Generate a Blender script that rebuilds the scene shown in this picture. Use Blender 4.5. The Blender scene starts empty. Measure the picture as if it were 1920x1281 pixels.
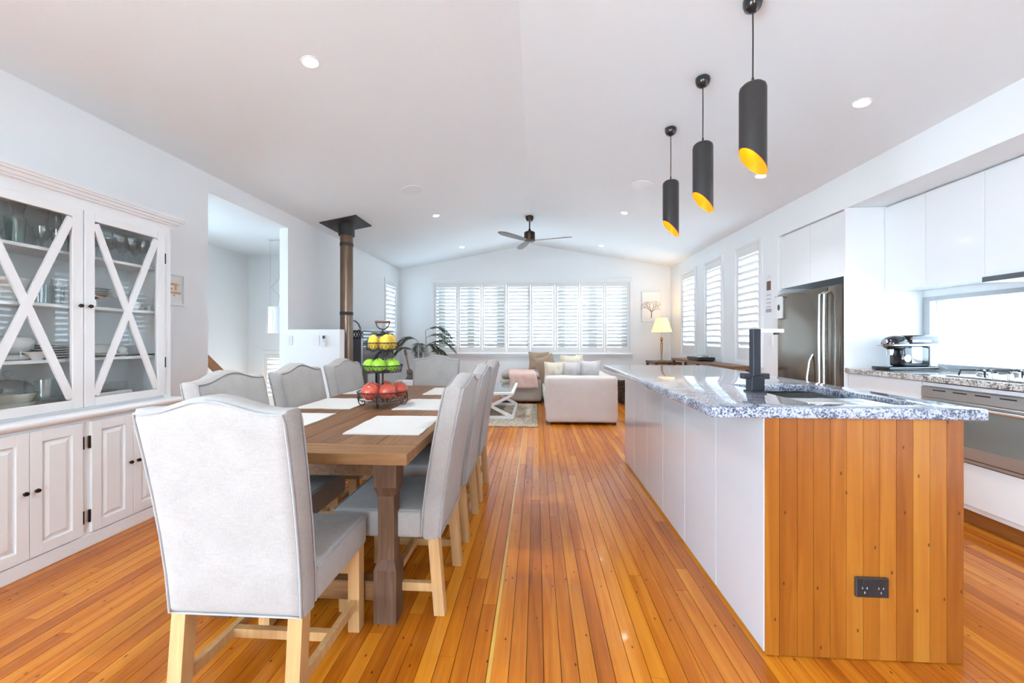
import bpy, bmesh, math, random
from mathutils import Vector, Matrix
random.seed(7)
PI = math.pi
scene = bpy.context.scene
COL = scene.collection

# ------------------------------------------------------------------ camera, sky, exposure
cam_d = bpy.data.cameras.new('camera'); cam = bpy.data.objects.new('camera', cam_d); COL.objects.link(cam)
cam_d.sensor_width = 36.0; cam_d.lens = 36.0 * 750.0 / 1920.0
cam_d.shift_y = -5.5 / 1920.0
cam_d.clip_start = 0.05
cam.location = (0, 0, 1.172); cam.rotation_euler = (PI / 2, 0, math.atan(46 / 750.0))
scene.camera = cam
world = bpy.data.worlds.new('sky'); scene.world = world; world.use_nodes = True
wn = world.node_tree.nodes; wb = wn['Background']
wb.inputs[0].default_value = (0.645, 0.83, 1.0, 1); wb.inputs[1].default_value = 7.5
# light portals in the openings, seen and added: they emit nothing, they only guide the sky light in
for nm, lc, rt, sx_, sy_ in (('portal_doors', (0, -3.55, 1.19), (PI / 2, 0, 0), 1.2, 2.33), ('portal_left', (-2.90, -1.7, 1.19), (PI / 2, 0, -PI / 2), 2.6, 2.33), ('portal_back', (-.12, 8.30, 1.61), (-PI / 2, 0, 0), 3.96, 1.42), ('portal_kitchen', (3.36, 2.25, 1.225), (PI / 2, 0, PI / 2), 2.7, .56),
                             ('portal_right', (2.80, 6.25, 1.61), (PI / 2, 0, PI / 2), 2.7, 1.5)):
    pd = bpy.data.lights.new(nm, 'AREA'); pd.shape = 'RECTANGLE'; pd.size = sx_; pd.size_y = sy_; pd.cycles.is_portal = True
    po = bpy.data.objects.new(nm, pd); COL.objects.link(po); po.location = lc; po.rotation_euler = rt
scene.view_settings.view_transform = 'Standard'; scene.view_settings.look = 'None'
scene.view_settings.gamma = 1.0; scene.view_settings.use_curve_mapping = False
scene.view_settings.exposure = 1.72
scene.cycles.max_bounces = 8; scene.cycles.diffuse_bounces = 4; scene.cycles.glossy_bounces = 3
scene.cycles.use_adaptive_sampling = True; scene.cycles.adaptive_threshold = 0.1
scene.cycles.transparent_max_bounces = 14; scene.cycles.transmission_bounces = 4
scene.cycles.caustics_reflective = False; scene.cycles.caustics_refractive = False

# ------------------------------------------------------------------ materials
MATS = {}
def base_mat(name):
    m = bpy.data.materials.new(name); m.use_nodes = True
    return m, m.node_tree.nodes, m.node_tree.links, m.node_tree.nodes['Principled BSDF']
def mat(name, col, rough=.5, metal=0., spec=.5, coat=0., var=None, bump=None, coord='Object', emit=None, sub=None):
    """plain procedural material: colour with noise variation and fine relief"""
    m, n, l, p = base_mat(name)
    p.inputs['Base Color'].default_value = (*col, 1); p.inputs['Roughness'].default_value = rough
    p.inputs['Metallic'].default_value = metal; p.inputs['Specular IOR Level'].default_value = spec
    p.inputs['Coat Weight'].default_value = coat; p.inputs['Coat Roughness'].default_value = .06
    tc = n.new('ShaderNodeTexCoord')
    v = var or (6., .04)
    nz = n.new('ShaderNodeTexNoise'); nz.inputs['Scale'].default_value = v[0]; nz.inputs['Detail'].default_value = 4
    l.new(tc.outputs[coord], nz.inputs['Vector'])
    mp = n.new('ShaderNodeMapRange'); mp.inputs[3].default_value = 1 - v[1]; mp.inputs[4].default_value = 1 + v[1]
    l.new(nz.outputs[0], mp.inputs[0])
    hs = n.new('ShaderNodeHueSaturation'); hs.inputs['Color'].default_value = (*col, 1)
    l.new(mp.outputs[0], hs.inputs['Value']); l.new(hs.outputs[0], p.inputs['Base Color'])
    if bump:
        bz = n.new('ShaderNodeTexNoise'); bz.inputs['Scale'].default_value = bump[0]; bz.inputs['Detail'].default_value = 3
        l.new(tc.outputs[coord], bz.inputs['Vector'])
        b = n.new('ShaderNodeBump'); b.inputs['Strength'].default_value = bump[1]; b.inputs['Distance'].default_value = .01
        l.new(bz.outputs[0], b.inputs['Height']); l.new(b.outputs[0], p.inputs['Normal'])
    if emit:
        p.inputs['Emission Color'].default_value = (*emit[0], 1); p.inputs['Emission Strength'].default_value = emit[1]
    MATS[name] = m
    return m
def wood(name, stops, axis=1, scale=1., rough=.3, coat=0., along=2.2, across=38., per_piece=True, knots=0., spec=.5, tone=.30):
    """wood with grain along one world axis; every piece has its own tone"""
    m, n, l, p = base_mat(name)
    geo = n.new('ShaderNodeNewGeometry'); oi = n.new('ShaderNodeObjectInfo')
    add = n.new('ShaderNodeMath'); add.operation = 'ADD'; fr = n.new('ShaderNodeMath'); fr.operation = 'FRACT'
    l.new(oi.outputs['Random'], add.inputs[0]); l.new(geo.outputs['Random Per Island'], add.inputs[1]); l.new(add.outputs[0], fr.inputs[0])
    sc = [across * scale] * 3; sc[axis] = along * scale
    mp = n.new('ShaderNodeVectorMath'); mp.operation = 'MULTIPLY'; mp.inputs[1].default_value = sc
    l.new(geo.outputs['Position'], mp.inputs[0])
    off = n.new('ShaderNodeVectorMath'); off.operation = 'SCALE'; off.inputs[0].default_value = (37, 53, 71)
    l.new(fr.outputs[0], off.inputs['Scale'])
    ad = n.new('ShaderNodeVectorMath'); ad.operation = 'ADD'; l.new(mp.outputs[0], ad.inputs[0]); l.new(off.outputs[0], ad.inputs[1])
    nz = n.new('ShaderNodeTexNoise'); nz.inputs['Scale'].default_value = 1.; nz.inputs['Detail'].default_value = 6; nz.inputs['Distortion'].default_value = .9
    l.new(ad.outputs[0], nz.inputs['Vector'])
    mix = n.new('ShaderNodeMath'); mix.operation = 'MULTIPLY_ADD'; mix.inputs[1].default_value = tone
    l.new(fr.outputs[0], mix.inputs[0])
    sub = n.new('ShaderNodeMath'); sub.operation = 'MULTIPLY_ADD'; sub.inputs[1].default_value = 1 - tone; sub.inputs[2].default_value = 0
    l.new(nz.outputs[0], sub.inputs[0]); l.new(sub.outputs[0], mix.inputs[2])
    rp = n.new('ShaderNodeValToRGB'); e = rp.color_ramp.elements
    pos = [.25, .5, .75] if len(stops) == 3 else [.3, .7]
    e[0].position = pos[0]; e[0].color = (*stops[0], 1); e[1].position = pos[-1]; e[1].color = (*stops[-1], 1)
    if len(stops) == 3:
        k = e.new(.5); k.color = (*stops[1], 1)
    l.new(mix.outputs[0], rp.inputs[0])
    colr = rp.outputs[0]
    if knots:
        sx_ = n.new('ShaderNodeSeparateXYZ'); l.new(geo.outputs['Position'], sx_.inputs[0]); cb = n.new('ShaderNodeCombineXYZ')
        ma = n.new('ShaderNodeMath'); ma.operation = 'MULTIPLY'; ma.inputs[1].default_value = 8. * knots; l.new(sx_.outputs[0], ma.inputs[0]); l.new(ma.outputs[0], cb.inputs[0])
        mb_ = n.new('ShaderNodeMath'); mb_.operation = 'MULTIPLY'; mb_.inputs[1].default_value = 4. * knots; l.new(sx_.outputs[axis], mb_.inputs[0]); l.new(mb_.outputs[0], cb.inputs[1])
        vo = n.new('ShaderNodeTexVoronoi'); vo.voronoi_dimensions = '2D'; vo.inputs['Scale'].default_value = 1.; l.new(cb.outputs[0], vo.inputs['Vector'])
        lt = n.new('ShaderNodeMapRange'); lt.inputs[1].default_value = .018; lt.inputs[2].default_value = .034; lt.inputs[3].default_value = .82; lt.inputs[4].default_value = 0.
        l.new(vo.outputs['Distance'], lt.inputs[0])
        mx = n.new('ShaderNodeMixRGB'); l.new(lt.outputs[0], mx.inputs[0]); l.new(colr, mx.inputs[1]); mx.inputs[2].default_value = (.03, .012, .006, 1)
        colr = mx.outputs[0]
    l.new(colr, p.inputs['Base Color'])
    b = n.new('ShaderNodeBump'); b.inputs['Strength'].default_value = .06; b.inputs['Distance'].default_value = .004
    l.new(nz.outputs[0], b.inputs['Height']); l.new(b.outputs[0], p.inputs['Normal'])
    p.inputs['Roughness'].default_value = rough; p.inputs['Coat Weight'].default_value = coat; p.inputs['Coat Roughness'].default_value = .05
    p.inputs['Specular IOR Level'].default_value = spec
    MATS[name] = m
    return m
def linen(name, col, scale=420., amt=.10, bump=.12):
    """woven cloth: crossed wave threads and slubs"""
    m, n, l, p = base_mat(name)
    tc = n.new('ShaderNodeTexCoord')
    hs = n.new('ShaderNodeHueSaturation'); hs.inputs['Color'].default_value = (*col, 1)
    acc = None
    for s in ((scale * .1, scale * .1, scale), (scale, scale, scale * .1), (scale * .02,) * 3):
        v = n.new('ShaderNodeVectorMath'); v.operation = 'MULTIPLY'; v.inputs[1].default_value = s; l.new(tc.outputs['Object'], v.inputs[0])
        z = n.new('ShaderNodeTexNoise'); z.inputs['Scale'].default_value = 1.; z.inputs['Detail'].default_value = 2; l.new(v.outputs[0], z.inputs['Vector'])
        if acc is None: acc = z.outputs[0]
        else:
            a = n.new('ShaderNodeMath'); a.operation = 'ADD'; l.new(acc, a.inputs[0]); l.new(z.outputs[0], a.inputs[1]); acc = a.outputs[0]
    mp = n.new('ShaderNodeMapRange'); mp.inputs[1].default_value = .9; mp.inputs[2].default_value = 2.1; mp.inputs[3].default_value = 1 - amt; mp.inputs[4].default_value = 1 + amt
    l.new(acc, mp.inputs[0]); l.new(mp.outputs[0], hs.inputs['Value']); l.new(hs.outputs[0], p.inputs['Base Color'])
    b = n.new('ShaderNodeBump'); b.inputs['Strength'].default_value = bump; b.inputs['Distance'].default_value = .002
    l.new(acc, b.inputs['Height']); l.new(b.outputs[0], p.inputs['Normal'])
    p.inputs['Roughness'].default_value = .9; p.inputs['Specular IOR Level'].default_value = .2; p.inputs['Sheen Weight'].default_value = .15
    MATS[name] = m
    return m
def thin_glass(name, tint=(.97, .99, .98), gloss=1.0):
    m = bpy.data.materials.new(name); m.use_nodes = True; n = m.node_tree.nodes; l = m.node_tree.links; n.clear()
    o = n.new('ShaderNodeOutputMaterial'); t = n.new('ShaderNodeBsdfTransparent'); t.inputs[0].default_value = (*tint, 1)
    g = n.new('ShaderNodeBsdfGlossy'); g.inputs['Roughness'].default_value = .02
    lw = n.new('ShaderNodeLayerWeight'); lw.inputs[0].default_value = .5
    pw5 = n.new('ShaderNodeMath'); pw5.operation = 'POWER'; pw5.inputs[1].default_value = 4.; l.new(lw.outputs['Facing'], pw5.inputs[0])
    sch = n.new('ShaderNodeMath'); sch.operation = 'MULTIPLY_ADD'; sch.inputs[1].default_value = .9; sch.inputs[2].default_value = .045; l.new(pw5.outputs[0], sch.inputs[0])
    k = n.new('ShaderNodeMath'); k.operation = 'MULTIPLY'; k.inputs[1].default_value = gloss; k.use_clamp = True; l.new(sch.outputs[0], k.inputs[0])
    mx = n.new('ShaderNodeMixShader'); l.new(k.outputs[0], mx.inputs[0]); l.new(t.outputs[0], mx.inputs[1]); l.new(g.outputs[0], mx.inputs[2]); l.new(mx.outputs[0], o.inputs[0])
    MATS[name] = m
    return m
def granite(name, base, mid, dark, scale=90., rough=.06):
    m, n, l, p = base_mat(name)
    tc = n.new('ShaderNodeTexCoord')
    nz = n.new('ShaderNodeTexNoise'); nz.inputs['Scale'].default_value = scale; nz.inputs['Detail'].default_value = 5; nz.inputs['Roughness'].default_value = .7
    n2 = n.new('ShaderNodeTexVoronoi'); n2.inputs['Scale'].default_value = scale * .9
    n3 = n.new('ShaderNodeTexNoise'); n3.inputs['Scale'].default_value = scale * .12; n3.inputs['Detail'].default_value = 3
    for x in (nz, n2, n3): l.new(tc.outputs['Object'], x.inputs['Vector'])
    a = n.new('ShaderNodeMath'); a.operation = 'MULTIPLY_ADD'; a.inputs[1].default_value = .35; l.new(n2.outputs['Distance'], a.inputs[0]); l.new(nz.outputs[0], a.inputs[2])
    a2 = n.new('ShaderNodeMath'); a2.operation = 'MULTIPLY_ADD'; a2.inputs[1].default_value = .5; l.new(n3.outputs[0], a2.inputs[0]); l.new(a.outputs[0], a2.inputs[2])
    rp = n.new('ShaderNodeValToRGB'); e = rp.color_ramp.elements
    e[0].position = .76; e[0].color = (*dark, 1); e[1].position = 1.0; e[1].color = (*base, 1); k = e.new(.90); k.color = (*mid, 1)
    l.new(a2.outputs[0], rp.inputs[0]); l.new(rp.outputs[0], p.inputs['Base Color'])
    p.inputs['Roughness'].default_value = rough; p.inputs['Coat Weight'].default_value = .6; p.inputs['Coat Roughness'].default_value = .03
    MATS[name] = m
    return m

mat('wall_paint', (.885, .90, .905), .75, var=(2, .01), bump=(300, .02), coord='Generated')
mat('ceiling_paint', (.87, .905, .925), .8, var=(2, .01), bump=(300, .02), coord='Generated')
mat('trim_paint', (.88, .88, .88), .4, var=(3, .01))
mat('shutter_paint', (.80, .80, .785), .38, var=(3, .01))
mat('hutch_paint', (.90, .905, .905), .38, var=(5, .015))
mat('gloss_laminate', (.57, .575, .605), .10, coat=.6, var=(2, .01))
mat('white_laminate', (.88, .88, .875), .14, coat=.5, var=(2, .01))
mat('dark_gap', (.03, .02, .015), .8)
wood('floor_wood', [(.33, .080, .005), (.53, .150, .008), (.67, .245, .018)], axis=1, rough=.22, coat=.12, spec=.32, knots=1.0, tone=.32, along=1.6, across=30.)
wood('inlay_wood', [(.70, .36, .06), (.80, .46, .09)], axis=1, rough=.22, coat=.3)
wood('panel_wood', [(.235, .062, .006), (.35, .112, .011), (.44, .172, .023)], axis=2, rough=.28, coat=.15, knots=1.0, tone=.40, along=1.6, across=30.)
wood('table_wood', [(.10, .045, .018), (.18, .085, .034), (.28, .145, .062)], axis=1, rough=.5, tone=.30, along=3., across=40., spec=.3)
wood('table_wood_cross', [(.13, .06, .022), (.23, .11, .042), (.34, .18, .075)], axis=0, rough=.5, tone=.25, along=3., across=40., spec=.3)
wood('table_wood_leg', [(.07, .034, .018), (.125, .064, .035), (.20, .115, .066)], axis=2, rough=.6, tone=.25, along=3., across=40., spec=.3)
wood('oak', [(.44, .235, .09), (.53, .305, .13), (.62, .385, .18)], axis=2, rough=.5, tone=.3, along=3., across=45., spec=.3)
wood('dark_timber', [(.10, .04, .016), (.17, .075, .03), (.24, .11, .045)], axis=1, rough=.35, tone=.3)
wood('rail_timber', [(.20, .07, .02), (.30, .11, .03), (.38, .16, .05)], axis=1, rough=.3, tone=.3)
wood('uke_wood', [(.07, .025, .01), (.13, .05, .02), (.20, .085, .035)], axis=2, rough=.3, tone=.3)
wood('fan_wood', [(.06, .03, .017), (.10, .055, .03), (.15, .08, .045)], axis=0, rough=.4, tone=.3)
linen('chair_linen', (.375, .352, .33), amt=.16)
linen('chair_piping', (.36, .36, .37))
linen('sofa_linen', (.63, .585, .555), 260, .08)
linen('chaise_linen', (.44, .385, .33), 260, .08)
linen('cushion_cream', (.70, .63, .50), 260, .10)
linen('cushion_grey', (.60, .56, .545), 260, .10)
linen('cushion_brown', (.37, .27, .19), 260, .10)
linen('throw_pink', (.72, .49, .42), 300, .12)
linen('mat_cloth', (.60, .585, .555), 500, .05)
mat('rug_wool', (.47, .40, .31), .95, var=(38, 1.5), bump=(120, .9), spec=.1)
granite('granite', (.46, .50, .57), (.21, .245, .33), (.04, .05, .085), 135.)
granite('granite_brown', (.66, .64, .62), (.36, .31, .27), (.08, .06, .05), 110.)
mat('steel', (.55, .54, .52), .28, 1., var=(3, .03))
mat('steel_bright', (.78, .78, .78), .18, 1., var=(3, .02))
mat('fridge_steel', (.25, .215, .18), .20, 1., var=(3, .03), bump=(2.2, .25))
mat('chrome', (.85, .85, .86), .06, 1.)
mat('black_satin', (.018, .020, .024), .32, var=(4, .1))
mat('black_gloss', (.012, .013, .016), .08, coat=.5)
mat('tap_black', (.014, .017, .026), .35)
mat('pendant_black', (.028, .026, .025), .45, var=(4, .06))
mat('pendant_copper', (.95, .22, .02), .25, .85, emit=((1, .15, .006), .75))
mat('bronze', (.05, .03, .022), .35, .8)
mat('flue_metal', (.20, .14, .10), .28, .9, var=(3, .15))
mat('heater_black', (.03, .03, .032), .55)
mat('screen_grey', (.14, .15, .165), .4, .5)
mat('tv_glass', (.03, .032, .04), .06, coat=.8)
mat('silver_plastic', (.52, .55, .58), .3, .6)
mat('wire_iron', (.035, .03, .028), .5, .6)
mat('handle_wood', (.075, .03, .018), .5, var=(30, .3))
mat('plastic_white', (.84, .84, .84), .35)
mat('plastic_grey', (.35, .36, .38), .4)
mat('porcelain', (.84, .84, .82), .15, coat=.4)
mat('porcelain_cream', (.80, .79, .70), .15, coat=.4)
thin_glass('pane_glass', (.99, 1., .995), .6)
thin_glass('window_glass', (.64, .65, .655), .6)
thin_glass('inset_glass', (.90, .95, .95), 1.)
thin_glass('glassware', (.965, .98, .978), 1.8)
thin_glass('glassware_green', (.86, .95, .92), 1.8)
mat('apple_red', (.66, .105, .065), .28, var=(14, .6), coat=.2)
mat('apple_green', (.30, .58, .035), .28, var=(9, .25), coat=.2)
mat('lemon_yellow', (.80, .52, .05), .35, var=(10, .22), bump=(90, .15))
mat('stem_brown', (.08, .05, .025), .7)
mat('palm_leaf', (.030, .045, .015), .45, var=(8, .5))
mat('palm_stem', (.06, .075, .03), .5, var=(8, .3))
mat('pot_clay', (.30, .28, .26), .7)
mat('lampshade', (.80, .66, .42), .8, emit=((1., .66, .30), .22))
mat('brass', (.42, .33, .20), .25, .9)
mat('lamp_disc', (1, 1, 1), .4, emit=((1, .95, .86), 9.))
mat('grille_white', (.56, .56, .56), .6, var=(300, .1))
mat('canvas_white', (.86, .86, .84), .8)
mat('ink_grey', (.26, .25, .23), .8)
mat('wicker', (.06, .035, .02), .7, var=(60, .5), bump=(60, .8))
mat('paper', (.85, .85, .86), .7)
mat('ink_brown', (.20, .10, .06), .7)
mat('ink_line', (.42, .43, .47), .7)
mat('leaf_print', (.08, .10, .03), .7)
mat('tile_orange', (.75, .40, .16), .6)
mat('kitchen_white', (.88, .885, .89), .12, coat=.5, var=(2, .01))
mat('oven_glass', (.20, .21, .19), .08, .2, coat=.8)
mat('frame_dark', (.035, .037, .04), .45)
mat('frame_grey', (.33, .34, .35), .45)
mat('alu_grey', (.42, .43, .44), .4, .6)
mat('bounce_ground', (.78, .78, .76), .9, var=(1, .2))  # unseen ground, made pale to bounce daylight up to the ceiling
mat('concrete', (.45, .45, .44), .9)

# ------------------------------------------------------------------ mesh helpers
class MB:
    def __init__(s): s.v = []; s.f = []
    def add(s, vs, fs):
        o = len(s.v); s.v += [tuple(v) for v in vs]; s.f += [tuple(i + o for i in f) for f in fs]; return s
    def box(s, x0, x1, y0, y1, z0, z1, c=0.):
        if c <= 0:
            return s.add([(x0, y0, z0), (x1, y0, z0), (x1, y1, z0), (x0, y1, z0), (x0, y0, z1), (x1, y0, z1), (x1, y1, z1), (x0, y1, z1)],
                         [(0, 3, 2, 1), (4, 5, 6, 7), (0, 1, 5, 4), (1, 2, 6, 5), (2, 3, 7, 6), (3, 0, 4, 7)])
        c = min(c, (x1 - x0) / 2.01, (y1 - y0) / 2.01, (z1 - z0) / 2.01)
        bm = bmesh.new(); bmesh.ops.create_cube(bm, size=1.)
        bmesh.ops.transform(bm, matrix=Matrix.Translation(((x0 + x1) / 2, (y0 + y1) / 2, (z0 + z1) / 2)) @ Matrix.Diagonal((x1 - x0, y1 - y0, z1 - z0, 1)), verts=bm.verts)
        bmesh.ops.bevel(bm, geom=bm.edges[:], offset=c, segments=1, affect='EDGES')
        return s.bm(bm)
    def rbox(s, x0, x1, y0, y1, z0, z1, r=.02, seg=3):
        r = min(r, (x1 - x0) / 2.05, (y1 - y0) / 2.05, (z1 - z0) / 2.05)
        bm = bmesh.new(); bmesh.ops.create_cube(bm, size=1.)
        bmesh.ops.transform(bm, matrix=Matrix.Translation(((x0 + x1) / 2, (y0 + y1) / 2, (z0 + z1) / 2)) @ Matrix.Diagonal((x1 - x0, y1 - y0, z1 - z0, 1)), verts=bm.verts)
        bmesh.ops.bevel(bm, geom=bm.edges[:], offset=r, segments=seg, affect='EDGES', profile=.5)
        return s.bm(bm)
    def bm(s, bm, M=None):
        if M is not None: bmesh.ops.transform(bm, matrix=M, verts=bm.verts)
        bm.verts.index_update(); bm.verts.ensure_lookup_table()
        s.add([v.co[:] for v in bm.verts], [[v.index for v in f.verts] for f in bm.faces]); bm.free(); return s
    def prism(s, poly, axis, a, b):
        """poly: 2D points; axis 0/1/2 = extrusion axis; the 2D coordinates are the other two axes in order"""
        def P(p, t): q = list(p); q.insert(axis, t); return q
        n = len(poly); vs = [P(p, a) for p in poly] + [P(p, b) for p in poly]
        return s.add(vs, [tuple(range(n))[::-1], tuple(range(n, 2 * n))] + [(i, (i + 1) % n, n + (i + 1) % n, n + i) for i in range(n)])
    def cyl(s, p0, p1, r0, r1=None, n=16, caps=True):
        r1 = r0 if r1 is None else r1
        p0 = Vector(p0); p1 = Vector(p1); d = (p1 - p0).normalized()
        u = d.orthogonal().normalized(); w = d.cross(u)
        vs = []
        for p, r in ((p0, r0), (p1, r1)):
            for i in range(n):
                a = 2 * PI * i / n; vs.append(p + (u * math.cos(a) + w * math.sin(a)) * r)
        fs = [(i, (i + 1) % n, n + (i + 1) % n, n + i) for i in range(n)]
        if caps: fs += [tuple(range(n))[::-1], tuple(range(n, 2 * n))]
        return s.add(vs, fs)
    def bar(s, p0, p1, w, h, up=(0, 0, 1)):
        p0 = Vector(p0); p1 = Vector(p1); d = (p1 - p0).normalized(); up = Vector(up)
        x = d.cross(up).normalized(); z = x.cross(d).normalized()
        vs = [p + x * (a * w / 2) + z * (b * h / 2) for p in (p0, p1) for a, b in ((-1, -1), (1, -1), (1, 1), (-1, 1))]
        return s.add(vs, [(0, 3, 2, 1), (4, 5, 6, 7), (0, 1, 5, 4), (1, 2, 6, 5), (2, 3, 7, 6), (3, 0, 4, 7)])
    def tube(s, pts, r, n=8, closed=False, caps=True):
        pts = [Vector(p) for p in pts]; m = len(pts)
        rr = r if isinstance(r, (list, tuple)) else [r] * m
        vs = []; u = None
        for i, p in enumerate(pts):
            a = pts[i - 1] if (i or closed) else p; b = pts[(i + 1) % m] if (i < m - 1 or closed) else p
            d = (b - a).normalized()
            u = (u - d * u.dot(d)).normalized() if u is not None and (u - d * u.dot(d)).length > 1e-5 else d.orthogonal().normalized()
            w = d.cross(u)
            for k in range(n):
                t = 2 * PI * k / n; vs.append(p + (u * math.cos(t) + w * math.sin(t)) * rr[i])
        fs = []
        for i in range(m if closed else m - 1):
            j = (i + 1) % m
            for k in range(n): fs.append((i * n + k, i * n + (k + 1) % n, j * n + (k + 1) % n, j * n + k))
        if caps and not closed: fs += [tuple(range(n))[::-1], tuple((m - 1) * n + k for k in range(n))]
        return s.add(vs, fs)
    def lathe(s, prof, c=(0, 0, 0), n=24, sx=1., sy=1.):
        vs = []; m = len(prof)
        for r, z in prof:
            for k in range(n):
                t = 2 * PI * k / n; vs.append((c[0] + r * math.cos(t) * sx, c[1] + r * math.sin(t) * sy, c[2] + z))
        fs = [(i * n + k, i * n + (k + 1) % n, (i + 1) * n + (k + 1) % n, (i + 1) * n + k) for i in range(m - 1) for k in range(n)]
        if prof[0][0] > 1e-6: fs.append(tuple(range(n))[::-1])
        if prof[-1][0] > 1e-6: fs.append(tuple((m - 1) * n + k for k in range(n)))
        return s.add(vs, fs)
    def ring(s, c, R, r, n=28, k=6, sx=1., sy=1.):
        return s.tube([(c[0] + R * sx * math.cos(2 * PI * i / n), c[1] + R * sy * math.sin(2 * PI * i / n), c[2]) for i in range(n)], r, k, closed=True)
    def pillow(s, c, w, h, t, M, n=10, lump=.0, seed=0):
        rnd = random.Random(seed); vs = []; fs = []
        for side in (1, -1):
            o = len(vs)
            for i in range(n + 1):
                for j in range(n + 1):
                    u = -1 + 2 * i / n; v = -1 + 2 * j / n
                    e = max(0., (1 - abs(u) ** 2.6)) ** .55 * max(0., (1 - abs(v) ** 2.6)) ** .55
                    k = 1 - .06 * (1 - abs(u)) * (abs(v) > .99) - .06 * (1 - abs(v)) * (abs(u) > .99)
                    p = Vector((u * w / 2 * (1 - .05 * (1 - v * v)) * k, side * t / 2 * (e + lump * e * rnd.uniform(-1, 1)), v * h / 2 * (1 - .05 * (1 - u * u)) * k))
                    vs.append(Vector(c) + M @ p)
            for i in range(n):
                for j in range(n):
                    q = (o + i * (n + 1) + j, o + (i + 1) * (n + 1) + j, o + (i + 1) * (n + 1) + j + 1, o + i * (n + 1) + j + 1)
                    fs.append(q if side < 0 else q[::-1])
        return s.add(vs, fs)
    def build(s, name, material, parent=None, angle=35, world=False, merge=False):
        me = bpy.data.meshes.new(name)
        vs = s.v
        if world and parent is not None:
            w = wloc(parent); vs = [(v[0] - w[0], v[1] - w[1], v[2] - w[2]) for v in vs]
        me.from_pydata(vs, [], s.f)
        bm = bmesh.new(); bm.from_mesh(me)
        if merge: bmesh.ops.remove_doubles(bm, verts=bm.verts, dist=1e-5)
        bmesh.ops.recalc_face_normals(bm, faces=bm.faces); bm.to_mesh(me); bm.free()
        if angle:
            me.shade_smooth(); me.set_sharp_from_angle(angle=math.radians(angle))
        me.materials.append(MATS[material])
        o = bpy.data.objects.new(name, me); COL.objects.link(o)
        if parent is not None: o.parent = parent
        return o
def wloc(o):
    w = Vector(o.location)
    while o.parent is not None: o = o.parent; w += o.location
    return w
def tag(o, label=None, cat=None, group=None, kind=None):
    if label: o['label'] = label
    if cat: o['category'] = cat
    if group: o['group'] = group
    if kind: o['kind'] = kind
    return o
def thing(name, label, cat, loc=(0, 0, 0), rz=0., group=None):
    o = bpy.data.objects.new(name, None); COL.objects.link(o); o.location = loc; o.rotation_euler = (0, 0, rz)
    return tag(o, label, cat, group)
def place(o, loc, rz=0.): o.location = loc; o.rotation_euler = (0, 0, rz); return o
def struct(name, mb, material, parent=None, **k): return tag(mb.build(name, material, parent, **k), kind='structure' if parent is None else None)
def copy_tree(o, parent=None):
    c = o.copy(); COL.objects.link(c); c.parent = parent
    for ch in [x for x in bpy.data.objects if x.parent == o]: copy_tree(ch, c)
    return c
def wall_cells(mb, axis, a, b, s0, s1, z0, z1, holes):
    """a wall slab between a and b on `axis` (0: plane x, 1: plane y), running s0..s1, with rectangular holes (s0,s1,z0,z1)"""
    ss = sorted({s0, s1, *[h[0] for h in holes], *[h[1] for h in holes]}); zs = sorted({z0, z1, *[h[2] for h in holes], *[h[3] for h in holes]})
    for i in range(len(ss) - 1):
        for j in range(len(zs) - 1):
            cs = (ss[i] + ss[i + 1]) / 2; cz = (zs[j] + zs[j + 1]) / 2
            if any(h[0] < cs < h[1] and h[2] < cz < h[3] for h in holes): continue
            if axis == 0: mb.box(a, b, ss[i], ss[i + 1], zs[j], zs[j + 1])
            else: mb.box(ss[i], ss[i + 1], a, b, zs[j], zs[j + 1])
    return mb

# ------------------------------------------------------------------ the room
XL, XR, HW, RX, RZ, YB, YF = -2.853, 2.68, 2.61, -.10, 3.10, 8.2, -3.6
WIN_R = [(4.945, 5.559), (5.945, 6.549), (6.919, 7.568)]
wz0, wz1 = .875, 2.355
# floor: dark underlay, individual boards, pale inlay strip
floor = struct('floor', MB().box(XL - .12, 3.4, YF - .1, YB + .1, -.12, -.008), 'dark_gap')
PITCH, GAP = .0615, .0022
unit = MB().prism([(0, -.02), (PITCH - GAP, -.02), (PITCH - GAP, 0), (0, 0)], 1, 0, 1)
ub = unit.build('floorboard', 'floor_wood', floor, angle=20); me_board = ub.data; bpy.data.objects.remove(ub)
def pxpos(x, y):
    th = math.atan(46 / 750.); d = -x * math.sin(th) + y * math.cos(th)
    if d < .3: return None
    return 960 + 750 * (x * math.cos(th) + y * math.sin(th)) / d, 635 + 750 * 1.172 / d, d
boards = []
def rows():
    x = -.158
    while x < XR + .62: yield x; x += PITCH
    x = -.174 - PITCH
    while x > XL - PITCH: yield x; x -= PITCH
rnd = random.Random(3)
for x in rows():
    y = YF + rnd.uniform(-2.2, -.2)
    while y < YB:
        L = rnd.choice((.9, 1.3, 1.8, 2.4, 3.0)) * rnd.uniform(.8, 1.2)
        y0, y1 = max(y, YF), min(y + L, YB)
        y += L
        if y1 - y0 < .05: continue
        if x + PITCH > XL - .09 and x < XR + .6: boards.append((x, y0 + .0006, y1 - .0006))
def visible_px(b):
    x, y0, y1 = b; n = 0.
    if .86 < x and x + PITCH < 1.52 and y0 > 1.55 and y1 < 3.85: return 0
    for k in range(12):
        yy = y0 + (y1 - y0) * (k + .5) / 12
        p = pxpos(x + PITCH / 2, yy)
        if p is None or not (0 < p[0] < 1920 and p[1] < 1281): continue
        if .86 < x < 1.5 and 1.55 < yy < 3.85: continue
        if x < -2.55 and 1.5 < yy < 2.6: continue
        n += 1. / p[2] ** 3 * (y1 - y0)
    return n
boards.sort(key=visible_px, reverse=True)
rest = MB()
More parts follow.
